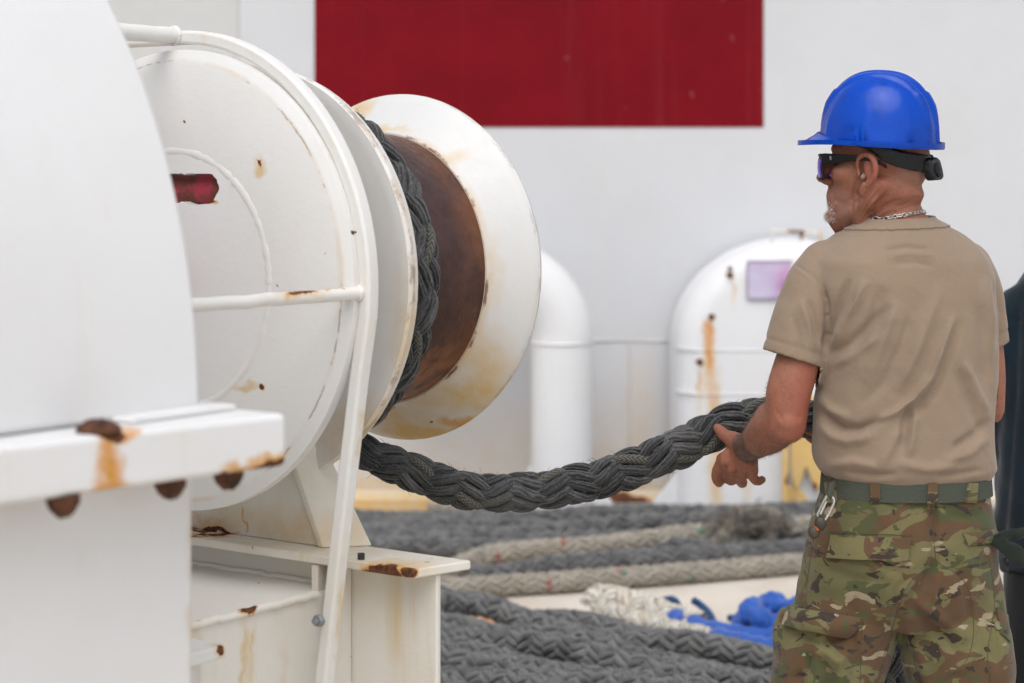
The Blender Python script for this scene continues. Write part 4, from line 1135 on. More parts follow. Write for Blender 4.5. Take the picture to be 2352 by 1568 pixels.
# head
for c, r in (((-0.004, 0, 0.050), (0.098, 0.077, 0.086)), ((0.040, 0, 0.0), (0.062, 0.066, 0.075)), ((0.050, 0, -0.045), (0.052, 0.052, 0.052)), ((-0.052, 0, 0.022), (0.052, 0.064, 0.066)),
             ((0.080, 0, 0.046), (0.022, 0.052, 0.018)), ((0.094, 0, -0.096), (0.024, 0.030, 0.020)), ((0.094, 0, -0.055), (0.020, 0.034, 0.034)), ((0.070, 0, -0.075), (0.038, 0.044, 0.030)), ((-0.02, 0, -0.03), (0.06, 0.062, 0.06))):
    body.add(*he(c, r))
for s in (-1, 1):
    body.add(*he((0.064, s * 0.044, -0.004), (0.030, 0.024, 0.024)))
    body.add(*limb([HD(-0.004, s * 0.060, -0.030), HD(0.010, s * 0.057, -0.062), HD(0.045, s * 0.042, -0.083), HD(0.085, s * 0.018, -0.097)], [0.020, 0.019, 0.018, 0.017]))
    body.add(*he((0.113, s * 0.013, -0.021), (0.012, 0.009, 0.009), 14))
    # ear: rim, lobe and bowl
    e0 = lambda f, u, o: HD(f + 0.010, s * (0.0735 + o), u)
    body.add(*limb([e0(0.018, 0.004, 0.001), e0(0.016, 0.022, 0.007), e0(0.003, 0.034, 0.013), e0(-0.014, 0.030, 0.019), e0(-0.024, 0.012, 0.021), e0(-0.022, -0.010, 0.018), e0(-0.010, -0.026, 0.011), e0(0.004, -0.034, 0.006)], [0.0048, 0.0058, 0.0064, 0.0070, 0.0072, 0.0068, 0.0066, 0.0068], 12, 5))
    body.add(*limb([e0(0.002, -0.030, 0.006), e0(0.008, -0.045, 0.004)], [0.0088, 0.0078], 12))
    body.add(*ellip(e0(-0.008, 0.006, 0.003), HF * 0.014, HL * 0.008, HU * 0.030, 16))
    body.add(*ellip(e0(0.016, -0.006, 0.001), HF * 0.007, HL * 0.006, HU * 0.010, 12))
body.add(*limb([HD(0.098, 0, 0.030), HD(0.114, 0, 0.004), HD(0.126, 0, -0.014)], [0.009, 0.011, 0.0125], 14))
body.add(*limb([HD(0.106, -0.02, -0.052), HD(0.111, 0, -0.050), HD(0.106, 0.02, -0.052)], [0.004, 0.0048, 0.004], 10))
body.add(*limb([HD(0.104, -0.018, -0.064), HD(0.110, 0, -0.064), HD(0.104, 0.018, -0.064)], [0.004, 0.005, 0.004], 10))
# neck
NB = A(2063, 512, 0.02)
body.add(*loft([(HD(-0.020, 0, -0.020), HF * 0.062, HL * 0.056, 2.0), (HD(-0.024, 0, -0.05), HF * 0.068, HL * 0.058, 2.0), (A(2036, 470, 0.008), HF * 0.070, HL * 0.061, 2.0), (A(2047, 495, 0.014), HF * 0.073, HL * 0.066, 2.0), (NB, HF * 0.080, HL * 0.078, 2.0), (A(2070, 545, 0.02), HF * 0.085, HL * 0.10, 2.0)]))
body.add(*limb([HD(-0.022, 0.058, -0.028), A(1985, 465, -0.045), A(1975, 520, -0.01)], [0.014, 0.0155, 0.015], 14))
# trunk
X = np.array([1, 0, 0.0]); Yv = np.array([0, 1.0, 0])
body.add(*loft([(A(2060, 535, 0.02), X * 0.10, Yv * 0.06, 2), (A(2068, 580, 0.01), X * 0.150, Yv * 0.080, 2.2), (A(2075, 650, 0), X * 0.158, Yv * 0.10, 2.2), (A(2085, 800, 0), X * 0.152, Yv * 0.10, 2.2), (A(2078, 950, 0), X * 0.150, Yv * 0.105, 2.2), (A(2075, 1060, 0), X * 0.160, Yv * 0.115, 2.2), (A(2075, 1200, 0), X * 0.168, Yv * 0.118, 2.3), (A(2075, 1330, 0), X * 0.155, Yv * 0.11, 2.3)]))
# legs (under the trousers)
body.add(*limb([A(1960, 1300, 0), A(1925, 1500, 0), A(1890, 1730, 0.01), A(1880, 1930, 0.03), A(1872, 2130, 0.04)], [0.085, 0.078, 0.058, 0.052, 0.040]))
body.add(*limb([A(2180, 1300, 0), A(2200, 1500, 0), A(2218, 1730, 0.01), A(2226, 1930, 0.03), A(2232, 2130, 0.04)], [0.085, 0.078, 0.058, 0.052, 0.040]))
# left arm
LE = A(1806, 975, -0.055)
LW = A(1716, 1029, 0.165)
body.add(*limb([A(1885, 625, -0.01), A(1862, 730, -0.025), A(1832, 830, -0.04), A(1811, 905, -0.052), LE], [0.044, 0.043, 0.0465, 0.0465, 0.041]))
body.add(*limb([A(1808, 962, -0.060), A(1784, 975, -0.005), A(1766, 992, 0.05), A(1738, 1014, 0.11), LW], [0.040, 0.0475, 0.0465, 0.036, 0.0300]))
body.add(*ellip(A(1808, 968, -0.080), X * 0.026, Yv * 0.022, HU * 0.026))
body.add(*ellip(A(1773, 962, 0.01), X * 0.036, Yv * 0.075, HU * 0.036))
body.add(*ellip(A(1826, 885, -0.058), X * 0.034, Yv * 0.030, HU * 0.050))
# left hand: palm and five fingers hanging below the rope, thumb up against it
wr = LW
pk_ = {'i': A(1660, 1055, 0.225), 'm': A(1678, 1079, 0.222), 'r': A(1703, 1087, 0.210), 'p': A(1727, 1083, 0.190)}
for k_, rr in (('i', 0.0160), ('m', 0.0165), ('r', 0.0160), ('p', 0.0150)):
    body.add(*limb([wr + (pk_[k_] - wr) * 0.0, wr + (pk_[k_] - wr) * 0.5, pk_[k_]], [0.024, 0.0195, rr], 14))
body.add(*ellip(A(1692, 1056, 0.196), X * 0.040, Yv * 0.018, HU * 0.033))
body.add(*ellip(A(1695, 1078, 0.214), X * 0.036, Yv * 0.018, HU * 0.023))
fing = {'i': [pk_['i'], A(1647, 1082, 0.243), A(1646, 1100, 0.256), A(1652, 1110, 0.266)],
        'm': [pk_['m'], A(1676, 1099, 0.250), A(1681, 1103, 0.280), A(1683, 1096, 0.305)],
        'r': [pk_['r'], A(1703, 1106, 0.236), A(1706, 1108, 0.268), A(1705, 1100, 0.292)],
        'p': [pk_['p'], A(1732, 1100, 0.205), A(1742, 1105, 0.212), A(1751, 1101, 0.218)]}
for k_, rr in (('i', 0.0124), ('m', 0.0128), ('r', 0.0124), ('p', 0.0112)):
    body.add(*limb(fing[k_], [rr * 1.08, rr, rr * 0.95, rr * 0.82], 12, 5))
body.add(*limb([A(1702, 1022, 0.175), A(1684, 1010, 0.198), A(1668, 1002, 0.214), A(1657, 992, 0.226), A(1648, 982, 0.233)], [0.023, 0.0200, 0.0155, 0.0135, 0.0108], 14, 5))
# right arm reaching across in front of the body to hold the rope from below
body.add(*limb([A(2225, 625, 0.02), A(2240, 730, 0.04), A(2257, 850, 0.06), A(2262, 935, 0.075)], [0.056, 0.052, 0.0475, 0.042]))
body.add(*limb([A(2262, 930, 0.075), A(2200, 955, 0.15), A(2110, 985, 0.24), A(2055, 1000, 0.285)], [0.041, 0.044, 0.038, 0.029]))
rwp = A(2055, 1000, 0.285)
for j, (px_, py_, dy) in enumerate(((1935, 1000, 0.300), (1938, 1012, 0.318), (1942, 1018, 0.338), (1950, 1020, 0.358))):
    kn_ = A(px_, py_, dy)
    body.add(*limb([rwp, (rwp + kn_) / 2, kn_], [0.020, 0.017, 0.0125], 12))
    body.add(*limb([kn_, A(px_ - 42, py_ + 3, dy + 0.01), A(px_ - 72, py_ - 6, dy + 0.014), A(px_ - 86, py_ - 14, dy + 0.014)], [0.0110, 0.0105, 0.0098, 0.0085], 12, 5))
body.add(*limb([A(2030, 992, 0.275), A(1985, 975, 0.268), A(1950, 962, 0.272)], [0.018, 0.0135, 0.011], 12))
bs = Surf(body, 0.0032, 4)
# neck creases, fanning out from the notch under the jaw
x, y = bs.px(); N = bs.normals()
ox, oy = 1958.0, 545.0
ang = np.degrees(np.arctan2(oy - y, x - ox)); rad = np.hypot(x - ox, y - oy)
reg = np.clip((rad - 30) / 30, 0, 1) * np.clip((150 - rad) / 45, 0, 1) * ((x > 1950) & (x < 2115) & (y > 395) & (y < 520)) * np.clip(-N[:, 1] * 2, 0, 1)
crease = np.zeros(len(x))
for a0, w, k_ in ((88, 2.6, 1.0), (79, 2.2, 0.9), (71, 2.6, 1.1), (62, 2.4, 1.0), (53, 2.8, 1.1), (43, 3.0, 1.0), (32, 3.2, 0.9)):
    crease -= k_ * np.exp(-((ang - a0 - 4 * np.sin(rad * 0.03)) / w) ** 2)
bs.push(0.0042 * crease * reg)
for pl, amp, w in (([(2035, 455), (2070, 447), (2108, 452)], -0.0012, 2.6), ([(2050, 478), (2085, 466), (2108, 452)], -0.0014, 2.6), ([(2080, 478), (2110, 468)], -0.0012, 2.6)):
    q, t = seg_dist(x, y, pl); bs.push(amp * np.exp(-(q / w) ** 2) * np.clip(-N[:, 1] * 2, 0, 1))
# tendons and veins on the back of the hand and forearm, elbow creases
for pl, amp, w in (([(1705, 1045), (1668, 1060)], 0.0014, 5), ([(1708, 1050), (1682, 1080)], 0.0014, 5), ([(1712, 1055), (1705, 1088)], 0.0012, 5), ([(1690, 1058), (1672, 1078), (1692, 1090)], 0.0010, 3),
                   ([(1666, 1072), (1666, 1112)], -0.0055, 3.6), ([(1690, 1084), (1692, 1116)], -0.0045, 3.2), ([(1715, 1088), (1719, 1114)], -0.0045, 3.2), ([(1676, 1082), (1680, 1084)], 0.0022, 6), ([(1702, 1090), (1705, 1091)], 0.0022, 6), ([(1658, 1060), (1661, 1062)], 0.0020, 6), ([(1726, 1088), (1728, 1089)], 0.0018, 5), ([(1658, 996), (1664, 990)], -0.0012, 2.5), ([(1780, 940), (1800, 968), (1796, 990)], -0.0012, 4), ([(1740, 1005), (1765, 1030)], 0.0012, 6)):
    q, t = seg_dist(x, y, pl); bs.push(amp * np.exp(-(q / w) ** 2) * np.clip(-N[:, 1] * 2, 0, 1))
bs.smooth(1, f=0.4)
# ------------------------------------------------------------------ T-shirt
sh = MB()
def sec(py, xl, xr, yc, hd, p=2.35, tilt=0.0):
    c = (A(xl, py, yc) + A(xr, py, yc)) / 2; h = (A(xr, py, yc) - A(xl, py, yc)) / 2
    return (c, h + np.array([0, tilt, 0]), Yv * hd, p)
sh.add(*loft([sec(480, 1978, 2132, 0.02, 0.078, 2), sec(503, 1966, 2148, 0.018, 0.084, 2), sec(520, 1945, 2182, 0.014, 0.092, 2), sec(540, 1914, 2216, 0.010, 0.100, 2.1), sec(562, 1884, 2243, 0.006, 0.110, 2.2), sec(598, 1856, 2270, 0, 0.122, 2.3),
              sec(650, 1852, 2286, 0, 0.132), sec(720, 1868, 2291, 0, 0.138), sec(790, 1879, 2289, 0, 0.139), sec(860, 1880, 2284, 0, 0.138), sec(930, 1871, 2277, 0, 0.138), sec(1000, 1866, 2274, 0, 0.142), sec(1048, 1868, 2280, 0, 0.147),
              sec(1072, 1876, 2283, 0, 0.146), sec(1090, 1893, 2270, 0, 0.138), sec(1104, 1906, 2260, 0, 0.130), sec(1125, 1910, 2258, 0, 0.128)], 64))
sh.add(*limb([A(1900, 615, 0.0), A(1868, 665, -0.012), A(1842, 740, -0.025), A(1822, 822, -0.036), A(1812, 860, -0.045)], [0.060, 0.063, 0.063, 0.0655, 0.066], 40))
sh.add(*limb([A(2215, 615, 0.02), A(2238, 680, 0.03), A(2248, 760, 0.05), A(2252, 800, 0.058), A(2255, 840, 0.062)], [0.058, 0.060, 0.059, 0.060, 0.060], 40))
ss = Surf(sh, 0.0038, 11)
x, y = ss.px()
fl_ = [([(1898, 800), (1912, 745), (1930, 690), (1948, 640)], -0.0055, 8), ([(1915, 800), (1940, 740), (1968, 690), (1985, 640)], 0.0075, 13), ([(1893, 830), (1900, 770), (1898, 700), (1885, 640)], -0.0045, 7),
       ([(1900, 815), (1950, 790), (2005, 740), (2050, 700)], -0.0050, 12), ([(1905, 845), (1960, 815), (2020, 770)], 0.0045, 12),
       ([(2192, 730), (2164, 800), (2139, 865), (2098, 916), (2055, 948), (2010, 965)], 0.0075, 9), ([(2205, 740), (2180, 815), (2155, 880), (2115, 935), (2070, 968)], -0.0055, 13),
       ([(2160, 660), (2130, 740), (2100, 820), (2060, 900)], 0.0050, 16), ([(2060, 690), (2030, 780), (1990, 880)], 0.0045, 15), ([(2030, 660), (2000, 740), (1955, 830)], -0.0040, 13),
       ([(2100, 700), (2075, 790), (2030, 880), (1975, 930)], -0.0040, 14),
       ([(1878, 935), (1905, 965), (1935, 985), (1975, 985), (2025, 960)], -0.0085, 12), ([(1880, 965), (1910, 1000), (1950, 1012), (2000, 1000)], 0.0070, 14), ([(1878, 905), (1905, 940), (1950, 960)], 0.0050, 12),
       ([(2090, 930), (2078, 985), (2070, 1030)], -0.0060, 10), ([(2105, 940), (2097, 1000), (2088, 1050)], 0.0050, 11), ([(2068, 985), (2040, 1035), (2020, 1070)], 0.0045, 13),
       ([(2215, 830), (2240, 890), (2262, 945)], 0.0055, 11), ([(2200, 850), (2225, 920), (2250, 985)], -0.0050, 11), ([(2275, 960), (2240, 1000), (2190, 1030)], -0.0055, 12), ([(2270, 1000), (2225, 1040), (2170, 1060)], 0.0045, 12),
       ([(2030, 575), (2080, 566), (2140, 572)], -0.0030, 7), ([(2035, 590), (2090, 582), (2150, 590)], 0.0030, 8), ([(2050, 607), (2100, 602), (2145, 612)], -0.0020, 7),
       ([(1900, 1070), (1960, 1060), (2030, 1075)], 0.0045, 11), ([(2060, 1062), (2130, 1078), (2200, 1070)], 0.0045, 12), ([(1940, 1085), (2000, 1092), (2060, 1088)], -0.0035, 8), ([(2150, 1095), (2210, 1088), (2260, 1078)], -0.0035, 8),
       ([(2285, 640), (2300, 720), (2290, 800)], -0.0050, 9), ([(2262, 640), (2275, 730), (2272, 830)], 0.0040, 12), ([(2250, 700), (2262, 800), (2255, 900)], -0.0040, 14),
       ([(1858, 690), (1872, 740), (1888, 790)], -0.0045, 8), ([(1840, 690), (1858, 750), (1872, 810)], 0.0040, 10), ([(1820, 720), (1835, 780), (1842, 835)], -0.0028, 9)]
folds(ss, [(p_, a_ * 1.8, w_ * 0.92) for p_, a_, w_ in fl_])
v_ = vnoise(ss.v * np.array([1.0, 1.0, 0.55]) + np.array([0.3, 0, 0])[None] * ss.v[:, [2]], 42, 3) * 0.0022 + vnoise(ss.v, 95, 4) * 0.0008
ss.push(v_ * np.clip((y - 560) / 120, 0.25, 1))
q_ = ss.v @ np.array([[0.80, 0.10, 0.42], [0.0, 0.6, 0.0], [-0.42, 0.0, 0.38]]).T
rg_ = 1 - np.abs(vnoise(q_, 52, 71)); rg2 = 1 - np.abs(vnoise(q_ * 1.0, 96, 72))
ss.push((np.clip(rg_, 0, 1) ** 4 * 0.0013 + np.clip(rg2, 0, 1) ** 4 * 0.0005) * np.clip((y - 650) / 200, 0.0, 1))
# shoulder seam of the left sleeve
for pl, amp, w in (([(1833, 612), (1862, 630), (1885, 655), (1899, 690), (1902, 740), (1897, 800)], -0.0030, 2.8), ([(1828, 616), (1856, 636), (1878, 660), (1891, 694), (1894, 740)], 0.0016, 4)):
    q, t = seg_dist(x, y, pl); ss.push(amp * np.exp(-(q / w) ** 2) * np.clip(-ss.normals()[:, 1] * 2 + 0.3, 0, 1))
# hems
hl_c, hl_n = A(1823, 824, -0.036), np.array([-0.30, -0.06, -0.95]); hl_n /= np.linalg.norm(hl_n)
hr_c, hr_n = A(2252, 797, 0.058), np.array([0.30, 0.10, -0.95]); hr_n /= np.linalg.norm(hr_n)
def hem_dist(c, n_, r): 
    d = (ss.v - c) @ n_; lat = np.linalg.norm(ss.v - c - d[:, None] * n_, axis=1)
    return d, lat < r
torso_l = x < 1893 + 0.0 * y
dl, il = hem_dist(hl_c, hl_n, 0.115); dr, ir = hem_dist(hr_c, hr_n, 0.115)
isl = il & (x < 1893) & (y > 700); isr = ir & (x > 2288) & (y > 700)
g = np.zeros(len(ss.v))
g[isl] = -0.0018 * np.exp(-((dl[isl] + 0.024) / 0.0035) ** 2) + 0.0008 * np.exp(-((dl[isl] + 0.010) / 0.007) ** 2)
g[isr] += -0.0018 * np.exp(-((dr[isr] + 0.024) / 0.0035) ** 2)
ss.push(g)
# open the sleeves, the neck and the waist
torso_c = A(2078, 850, 0)
dz = ss.v[:, 2]
drop_l = isl & (dl > 0); 
far_l = (np.linalg.norm((ss.v - A(1822, 850, -0.04))[:, [0, 1]], axis=1) < 0.075) & (x < 1899) & (dl > 0) & (dl < 0.12)
py_l = np.interp(y, [700, 790, 860, 930, 1000], [1862, 1879, 1880, 1871, 1866]); py_r = np.interp(y, [700, 790, 860, 930], [2291, 2289, 2284, 2277])
xl_ = (py_l - 1176) * 4.157 / 4573; xr_ = (py_r - 1176) * 4.157 / 4573
hw_ = (ss.v[:, 0] - (xl_ + xr_) / 2) / ((xr_ - xl_) / 2); hd_ = (ss.v[:, 1] - 4.157) / 0.141
in_t = (np.abs(hw_) ** 2.35 + np.abs(hd_) ** 2.35) < 1.10
latl = np.linalg.norm((ss.v - hl_c) - dl[:, None] * hl_n, axis=1); latr = np.linalg.norm((ss.v - hr_c) - dr[:, None] * hr_n, axis=1)
drop = ((dl > 0) & (dl < 0.14) & (latl < 0.10) & ~in_t & (x < py_l + 4)) | ((dr > 0) & (dr < 0.14) & (latr < 0.10) & ~in_t)
cc = A(2057, 499, 0.018); cn = np.array([-0.03, -0.03, 0.99]); cn /= np.linalg.norm(cn)
drop |= ((ss.v - cc) @ cn) > 0.0
drop |= y > 1117
# keep the body inside its clothes
def tuck(bs, sf, cov, gap=0.004):
    bv = sf.bvh()
    for i in np.where(cov)[0]:
        h = bv.find_nearest(Vector(bs.v[i]))
        if h[0] is None: continue
        sd = (bs.v[i] - np.array(h[0])) @ np.array(h[1])
        if sd > -gap: bs.v[i] = np.array(h[0]) - np.array(h[1]) * (gap + 0.001)
bx_, by_ = bs.px()
bdl = (bs.v - hl_c) @ hl_n; bdr = (bs.v - hr_c) @ hr_n
arm_l = (bx_ < 1885) & (bdl > -0.004); arm_r = (bdr > -0.004) & ((bx_ > 2292) | (bs.v[:, 1] > 4.157 + 0.15))
rgt = (bs.v[:, 1] > 4.157 + 0.145)
tuck(bs, ss, ~arm_l & ~arm_r & ~rgt & (((bs.v - cc) @ cn) < -0.004) & (by_ < 1110))
skin_o = bs.make('body', SKIN, man)
# stubble, tattooed wrist band and sun-reddened skin as per-vertex marks on the skin itself
rel = bs.v - HC
hf, hl, hu = rel @ HF, rel @ HL, rel @ HU
tone = np.clip((hf - 0.01) / 0.05, 0, 1) * np.clip((-0.028 - hu) / 0.03, 0, 1) * (hu > -0.13) * 0.28
tone += 0.35 * np.clip((-0.035 - hf) / 0.03, 0, 1) * np.clip((0.05 - hu) / 0.03, 0, 1) * np.clip((hu + 0.035) / 0.02, 0, 1) * (np.abs(hu) < 0.1)
ax_ = LW - A(1738, 1014, 0.11); ax_ /= np.linalg.norm(ax_)
dw = (bs.v - LW) @ ax_; near = np.linalg.norm(bs.v - LW, axis=1) < 0.12
ink = (np.clip((dw + 0.085) / 0.006, 0, 1) * np.clip((0.010 - dw) / 0.006, 0, 1)) * near
pink = np.exp(-((hf + 0.01) / 0.03) ** 2 - ((hu) / 0.04) ** 2) * (hl > 0.06) + np.clip(1 - np.linalg.norm(bs.v - LE, axis=1) / 0.10, 0, 1) * 0.8 + np.exp(-((hf - 0.115) / 0.02) ** 2) * 0.7
for nm, arr in (('tone', tone), ('ink', ink), ('pink', pink)):
    at_ = skin_o.data.attributes.new(nm, 'FLOAT', 'POINT')
    if len(at_.data) == len(arr): at_.data.foreach_set('value', np.clip(arr, 0, 1).astype(np.float32))

# fine hair on the forearms
hb = MB()
Na = bs.normals()
fore = np.where((np.linalg.norm(bs.v - (LE + LW) / 2, axis=1) < 0.17) & (bx_ < 1862) & (bdl > 0.03) & (((bs.v - LW) @ ax_) < -0.01))[0]
for i in rng.choice(fore, 2600):
    d = Na[i] * 0.55 + ax_ * 0.8 + rng.normal(0, 0.25, 3); d /= np.linalg.norm(d); l = rng.uniform(0.005, 0.012); p0 = bs.v[i] - Na[i] * 0.0006
    hb.add(*tube_geo([p0, p0 + d * l * 0.5, p0 + d * l - Na[i] * 0.001], [0.00022, 0.00018, 0.0001], 3))
tag(mk('arm_hair', hb.v, hb.f, plain('arm_hair', (0.16, 0.10, 0.06), 0.7), man, smooth='all', recalc=False), kind='stuff')

# short white goatee and grey stubble
HAIR = plain('white_beard', (0.70, 0.65, 0.58), 0.8)
gb = MB(); hb = MB()
cand = np.where((hf > 0.045) & (hu < -0.045) & (hu > -0.122) & (np.abs(hl) < 0.050))[0]
Nn = bs.normals()
for i in rng.choice(cand, 1500):
    wgt = np.clip((hf[i] - 0.078) / 0.018, 0, 1) * np.clip((-0.058 - hu[i]) / 0.022, 0, 1)
    if rng.random() > 0.03 + 0.85 * wgt: continue
    l = 0.0015 + 0.0048 * wgt * rng.uniform(0.6, 1.2)
    d = Nn[i] * 0.9 + np.array([0, 0, -0.55]) + HF * 0.15 + rng.normal(0, 0.30, 3); d /= np.linalg.norm(d)
    p0 = bs.v[i] - Nn[i] * 0.001
    gb.add(*tube_geo([p0, p0 + d * l * 0.55, p0 + d * l + np.array([0, 0, -0.002])], [0.0004, 0.00032, 0.00015], 3))
tag(mk('goatee', gb.v, gb.f, HAIR, man, smooth='all', recalc=False), kind='stuff')
mk('ear_plug', *limb([HD(0.015, 0.072, -0.008), HD(0.016, 0.0785, -0.013)], [0.0046, 0.0050], 12), plain('foam', (0.28, 0.20, 0.13), 0.8), man, smooth='all')

# trim the cut rims flush
ss.cut(~drop)
cnt_e = np.concatenate([ss.f[:, [0, 1]], ss.f[:, [1, 2]], ss.f[:, [2, 3]], ss.f[:, [3, 0]]]); cnt_e = np.sort(cnt_e, 1)
ue, uc = np.unique(cnt_e, axis=0, return_counts=True)
bnd = np.zeros(len(ss.v), bool); bnd[np.unique(ue[uc == 1])] = True
for c_, n_ in ((hl_c, hl_n), (hr_c, hr_n)):
    d_ = (ss.v - c_) @ n_; lt = np.linalg.norm((ss.v - c_) - d_[:, None] * n_, axis=1)
    k_ = bnd & (np.abs(d_) < 0.012) & (lt < 0.10)
    ss.v[k_] -= n_ * d_[k_, None]
d_ = (ss.v - cc) @ cn; k_ = bnd & (np.abs(d_) < 0.012); ss.v[k_] -= cn * d_[k_, None]
import copy
col = copy.copy(ss); col.v = ss.v.copy(); col.f = ss.f.copy()
dcol = (col.v - cc) @ cn
ss.push(-0.0012 * np.exp(-((dcol + 0.0235) / 0.003) ** 2))
col.push(np.full(len(col.v), 0.0024)); col.cut(dcol > -0.0215)
ss.smooth(1, f=0.35)
shirt = ss.make('shirt', TAN, man, solid=0.003)
tag(shirt, 'tan short sleeved T-shirt creased across the back')
col.make('collar', TAN2, shirt, solid=0.0045)
# neck chain
nl = 46
cpath = []
for i in range(nl):
    q = 2 * math.pi * i / nl
    e = X * math.cos(q) * 0.0745 + Yv * math.sin(q) * 0.0715
    cpath.append(A(2046, 496, 0.014) + e + np.array([0, 0, 0.010 * math.cos(q) * 1.15 - 0.002 * math.sin(q)]))
cpath = np.array(cpath)
neck = Surf.bvh(bs)
chain = MB()
chain_o = None
pts_c = []
for p_ in cpath:
    h = neck.find_nearest(Vector(p_))
    n_ = np.array(h[1]); pts_c.append(np.array(h[0]) + n_ * 0.0022)
pts_c = np.array(pts_c)
pts_c = (np.roll(pts_c, 1, 0) + 2 * pts_c + np.roll(pts_c, -1, 0)) / 4
neck_root = tube('necklace', np.vstack([pts_c, pts_c[:1]]), 0.0006, SILVER, man, 5)
for i in range(nl):
    c_ = pts_c[i]; t_ = pts_c[(i + 1) % nl] - pts_c[i - 1]; t_ /= np.linalg.norm(t_)
    n_ = c_ - A(2046, 496, 0.014); n_ -= t_ * (n_ @ t_); n_ /= np.linalg.norm(n_)
    sd = np.cross(t_, n_)
    if i % 2: sd, n_ = (sd + n_) / 1.414, (n_ - sd) / 1.414
    ring = [c_ + t_ * 0.0064 * math.cos(q) + sd * 0.0034 * math.sin(q) for q in np.linspace(0, 2 * math.pi, 13)]
    V, F = tube_geo(ring, 0.0011, 6)
    mk('link', V, F, SILVER, neck_root, smooth='all', recalc=False)

# ------------------------------------------------------------------ trousers
tr = MB()
tr.add(*loft([sec(1088, 1897, 2265, 0, 0.130), sec(1110, 1892, 2266, 0, 0.132), sec(1150, 1876, 2272, 0, 0.138), sec(1200, 1862, 2280, 0, 0.143), sec(1260, 1850, 2287, 0, 0.146), sec(1330, 1842, 2291, 0, 0.143), sec(1390, 1850, 2290, 0, 0.128, 2.2), sec(1430, 1890, 2260, 0, 0.095, 2)], 64))
tr.add(*limb([A(1962, 1290, 0), A(1946, 1390, 0), A(1926, 1470, 0), A(1893, 1568, 0), A(1872, 1720, 0.005), A(1868, 1900, 0.02), A(1868, 2080, 0.03), A(1870, 2130, 0.035)], [0.098, 0.112, 0.116, 0.114, 0.098, 0.085, 0.078, 0.070], 40))
tr.add(*limb([A(2182, 1290, 0), A(2186, 1390, 0), A(2192, 1470, 0), A(2207, 1568, 0), A(2222, 1720, 0.005), A(2230, 1900, 0.02), A(2234, 2080, 0.03), A(2234, 2130, 0.035)], [0.098, 0.110, 0.114, 0.113, 0.098, 0.086, 0.078, 0.070], 40))
for s_, px_, dxy in ((-1, 1852, (-0.9, -0.45)), (1, 2276, (0.95, -0.30))):
    pk0 = A(px_ - s_ * 6, 1490, -0.02)
    ex_ = np.array([dxy[0], dxy[1], 0]); ex_ /= np.linalg.norm(ex_); ey_ = np.array([-ex_[1], ex_[0], 0])
    tr.add(*loft([(pk0 + HU * 0.075, ex_ * 0.030, ey_ * 0.085, 3.5), (pk0 + HU * 0.03, ex_ * 0.048, ey_ * 0.092, 3.5), (pk0 - HU * 0.03, ex_ * 0.054, ey_ * 0.092, 3.5), (pk0 - HU * 0.09, ex_ * 0.052, ey_ * 0.088, 3.5), (pk0 - HU * 0.13, ex_ * 0.030, ey_ * 0.080, 3.5)], 32))
ts = Surf(tr, 0.0055, 5)
tf_ = [([(2147, 1110), (2143, 1220), (2150, 1300), (2120, 1370), (2085, 1420)], -0.0070, 9), ([(2145, 1290), (2120, 1340), (2070, 1410), (2055, 1460)], -0.0080, 14),
           ([(2130, 1290), (2060, 1350), (2040, 1450), (2010, 1540)], -0.0035, 6), ([(2160, 1280), (2210, 1330), (2230, 1420), (2220, 1520)], -0.0030, 6),
           ([(2095, 1400), (2140, 1440), (2200, 1500)], -0.0070, 12), ([(2100, 1380), (2160, 1420), (2230, 1470)], 0.0060, 12), ([(2080, 1440), (2110, 1500), (2130, 1560)], 0.0060, 14),
           ([(1830, 1420), (1900, 1440), (1975, 1430)], 0.0080, 12), ([(1820, 1455), (1890, 1480), (1950, 1455), (1972, 1440)], -0.0090, 10), ([(1880, 1480), (1920, 1520), (1950, 1500)], 0.0085, 12),
           ([(1860, 1500), (1850, 1540), (1820, 1568)], -0.0090, 11), ([(1890, 1510), (1905, 1550), (1900, 1600)], -0.0080, 10), ([(1925, 1490), (1935, 1540), (1925, 1600)], 0.0070, 12),
           ([(1960, 1450), (1968, 1520), (1960, 1568)], -0.0050, 8), ([(1870, 1170), (1862, 1260), (1850, 1370)], -0.0045, 9), ([(1965, 1320), (2010, 1310), (2060, 1330)], 0.0040, 14), ([(2180, 1180), (2220, 1190), (2260, 1180)], -0.0035, 9),
           ([(2260, 1380), (2285, 1450), (2290, 1540)], -0.0070, 9), ([(2240, 1490), (2225, 1520), (2190, 1545)], 0.0060, 12), ([(1880, 1300), (1960, 1330), (2040, 1320)], -0.0035, 14), ([(2170, 1250), (2220, 1290), (2260, 1350)], 0.0035, 14)]
folds(ts, [(p_, a_ * 1.5, w_) for p_, a_, w_ in tf_])
ts.push(vnoise(ts.v * np.array([1, 1, 0.7]), 55, 9) * 0.0020 + vnoise(ts.v, 120, 10) * 0.0007)
xx, yy = ts.px()
ts.cut((yy > 1094) & (ts.v[:, 2] > 0.06))
ts.smooth(1, f=0.3)
trou = ts.make('trousers', CAMO, man, solid=0.003)
tag(trou, 'camouflage cargo trousers in green, brown and tan')
tb = ts.bvh()
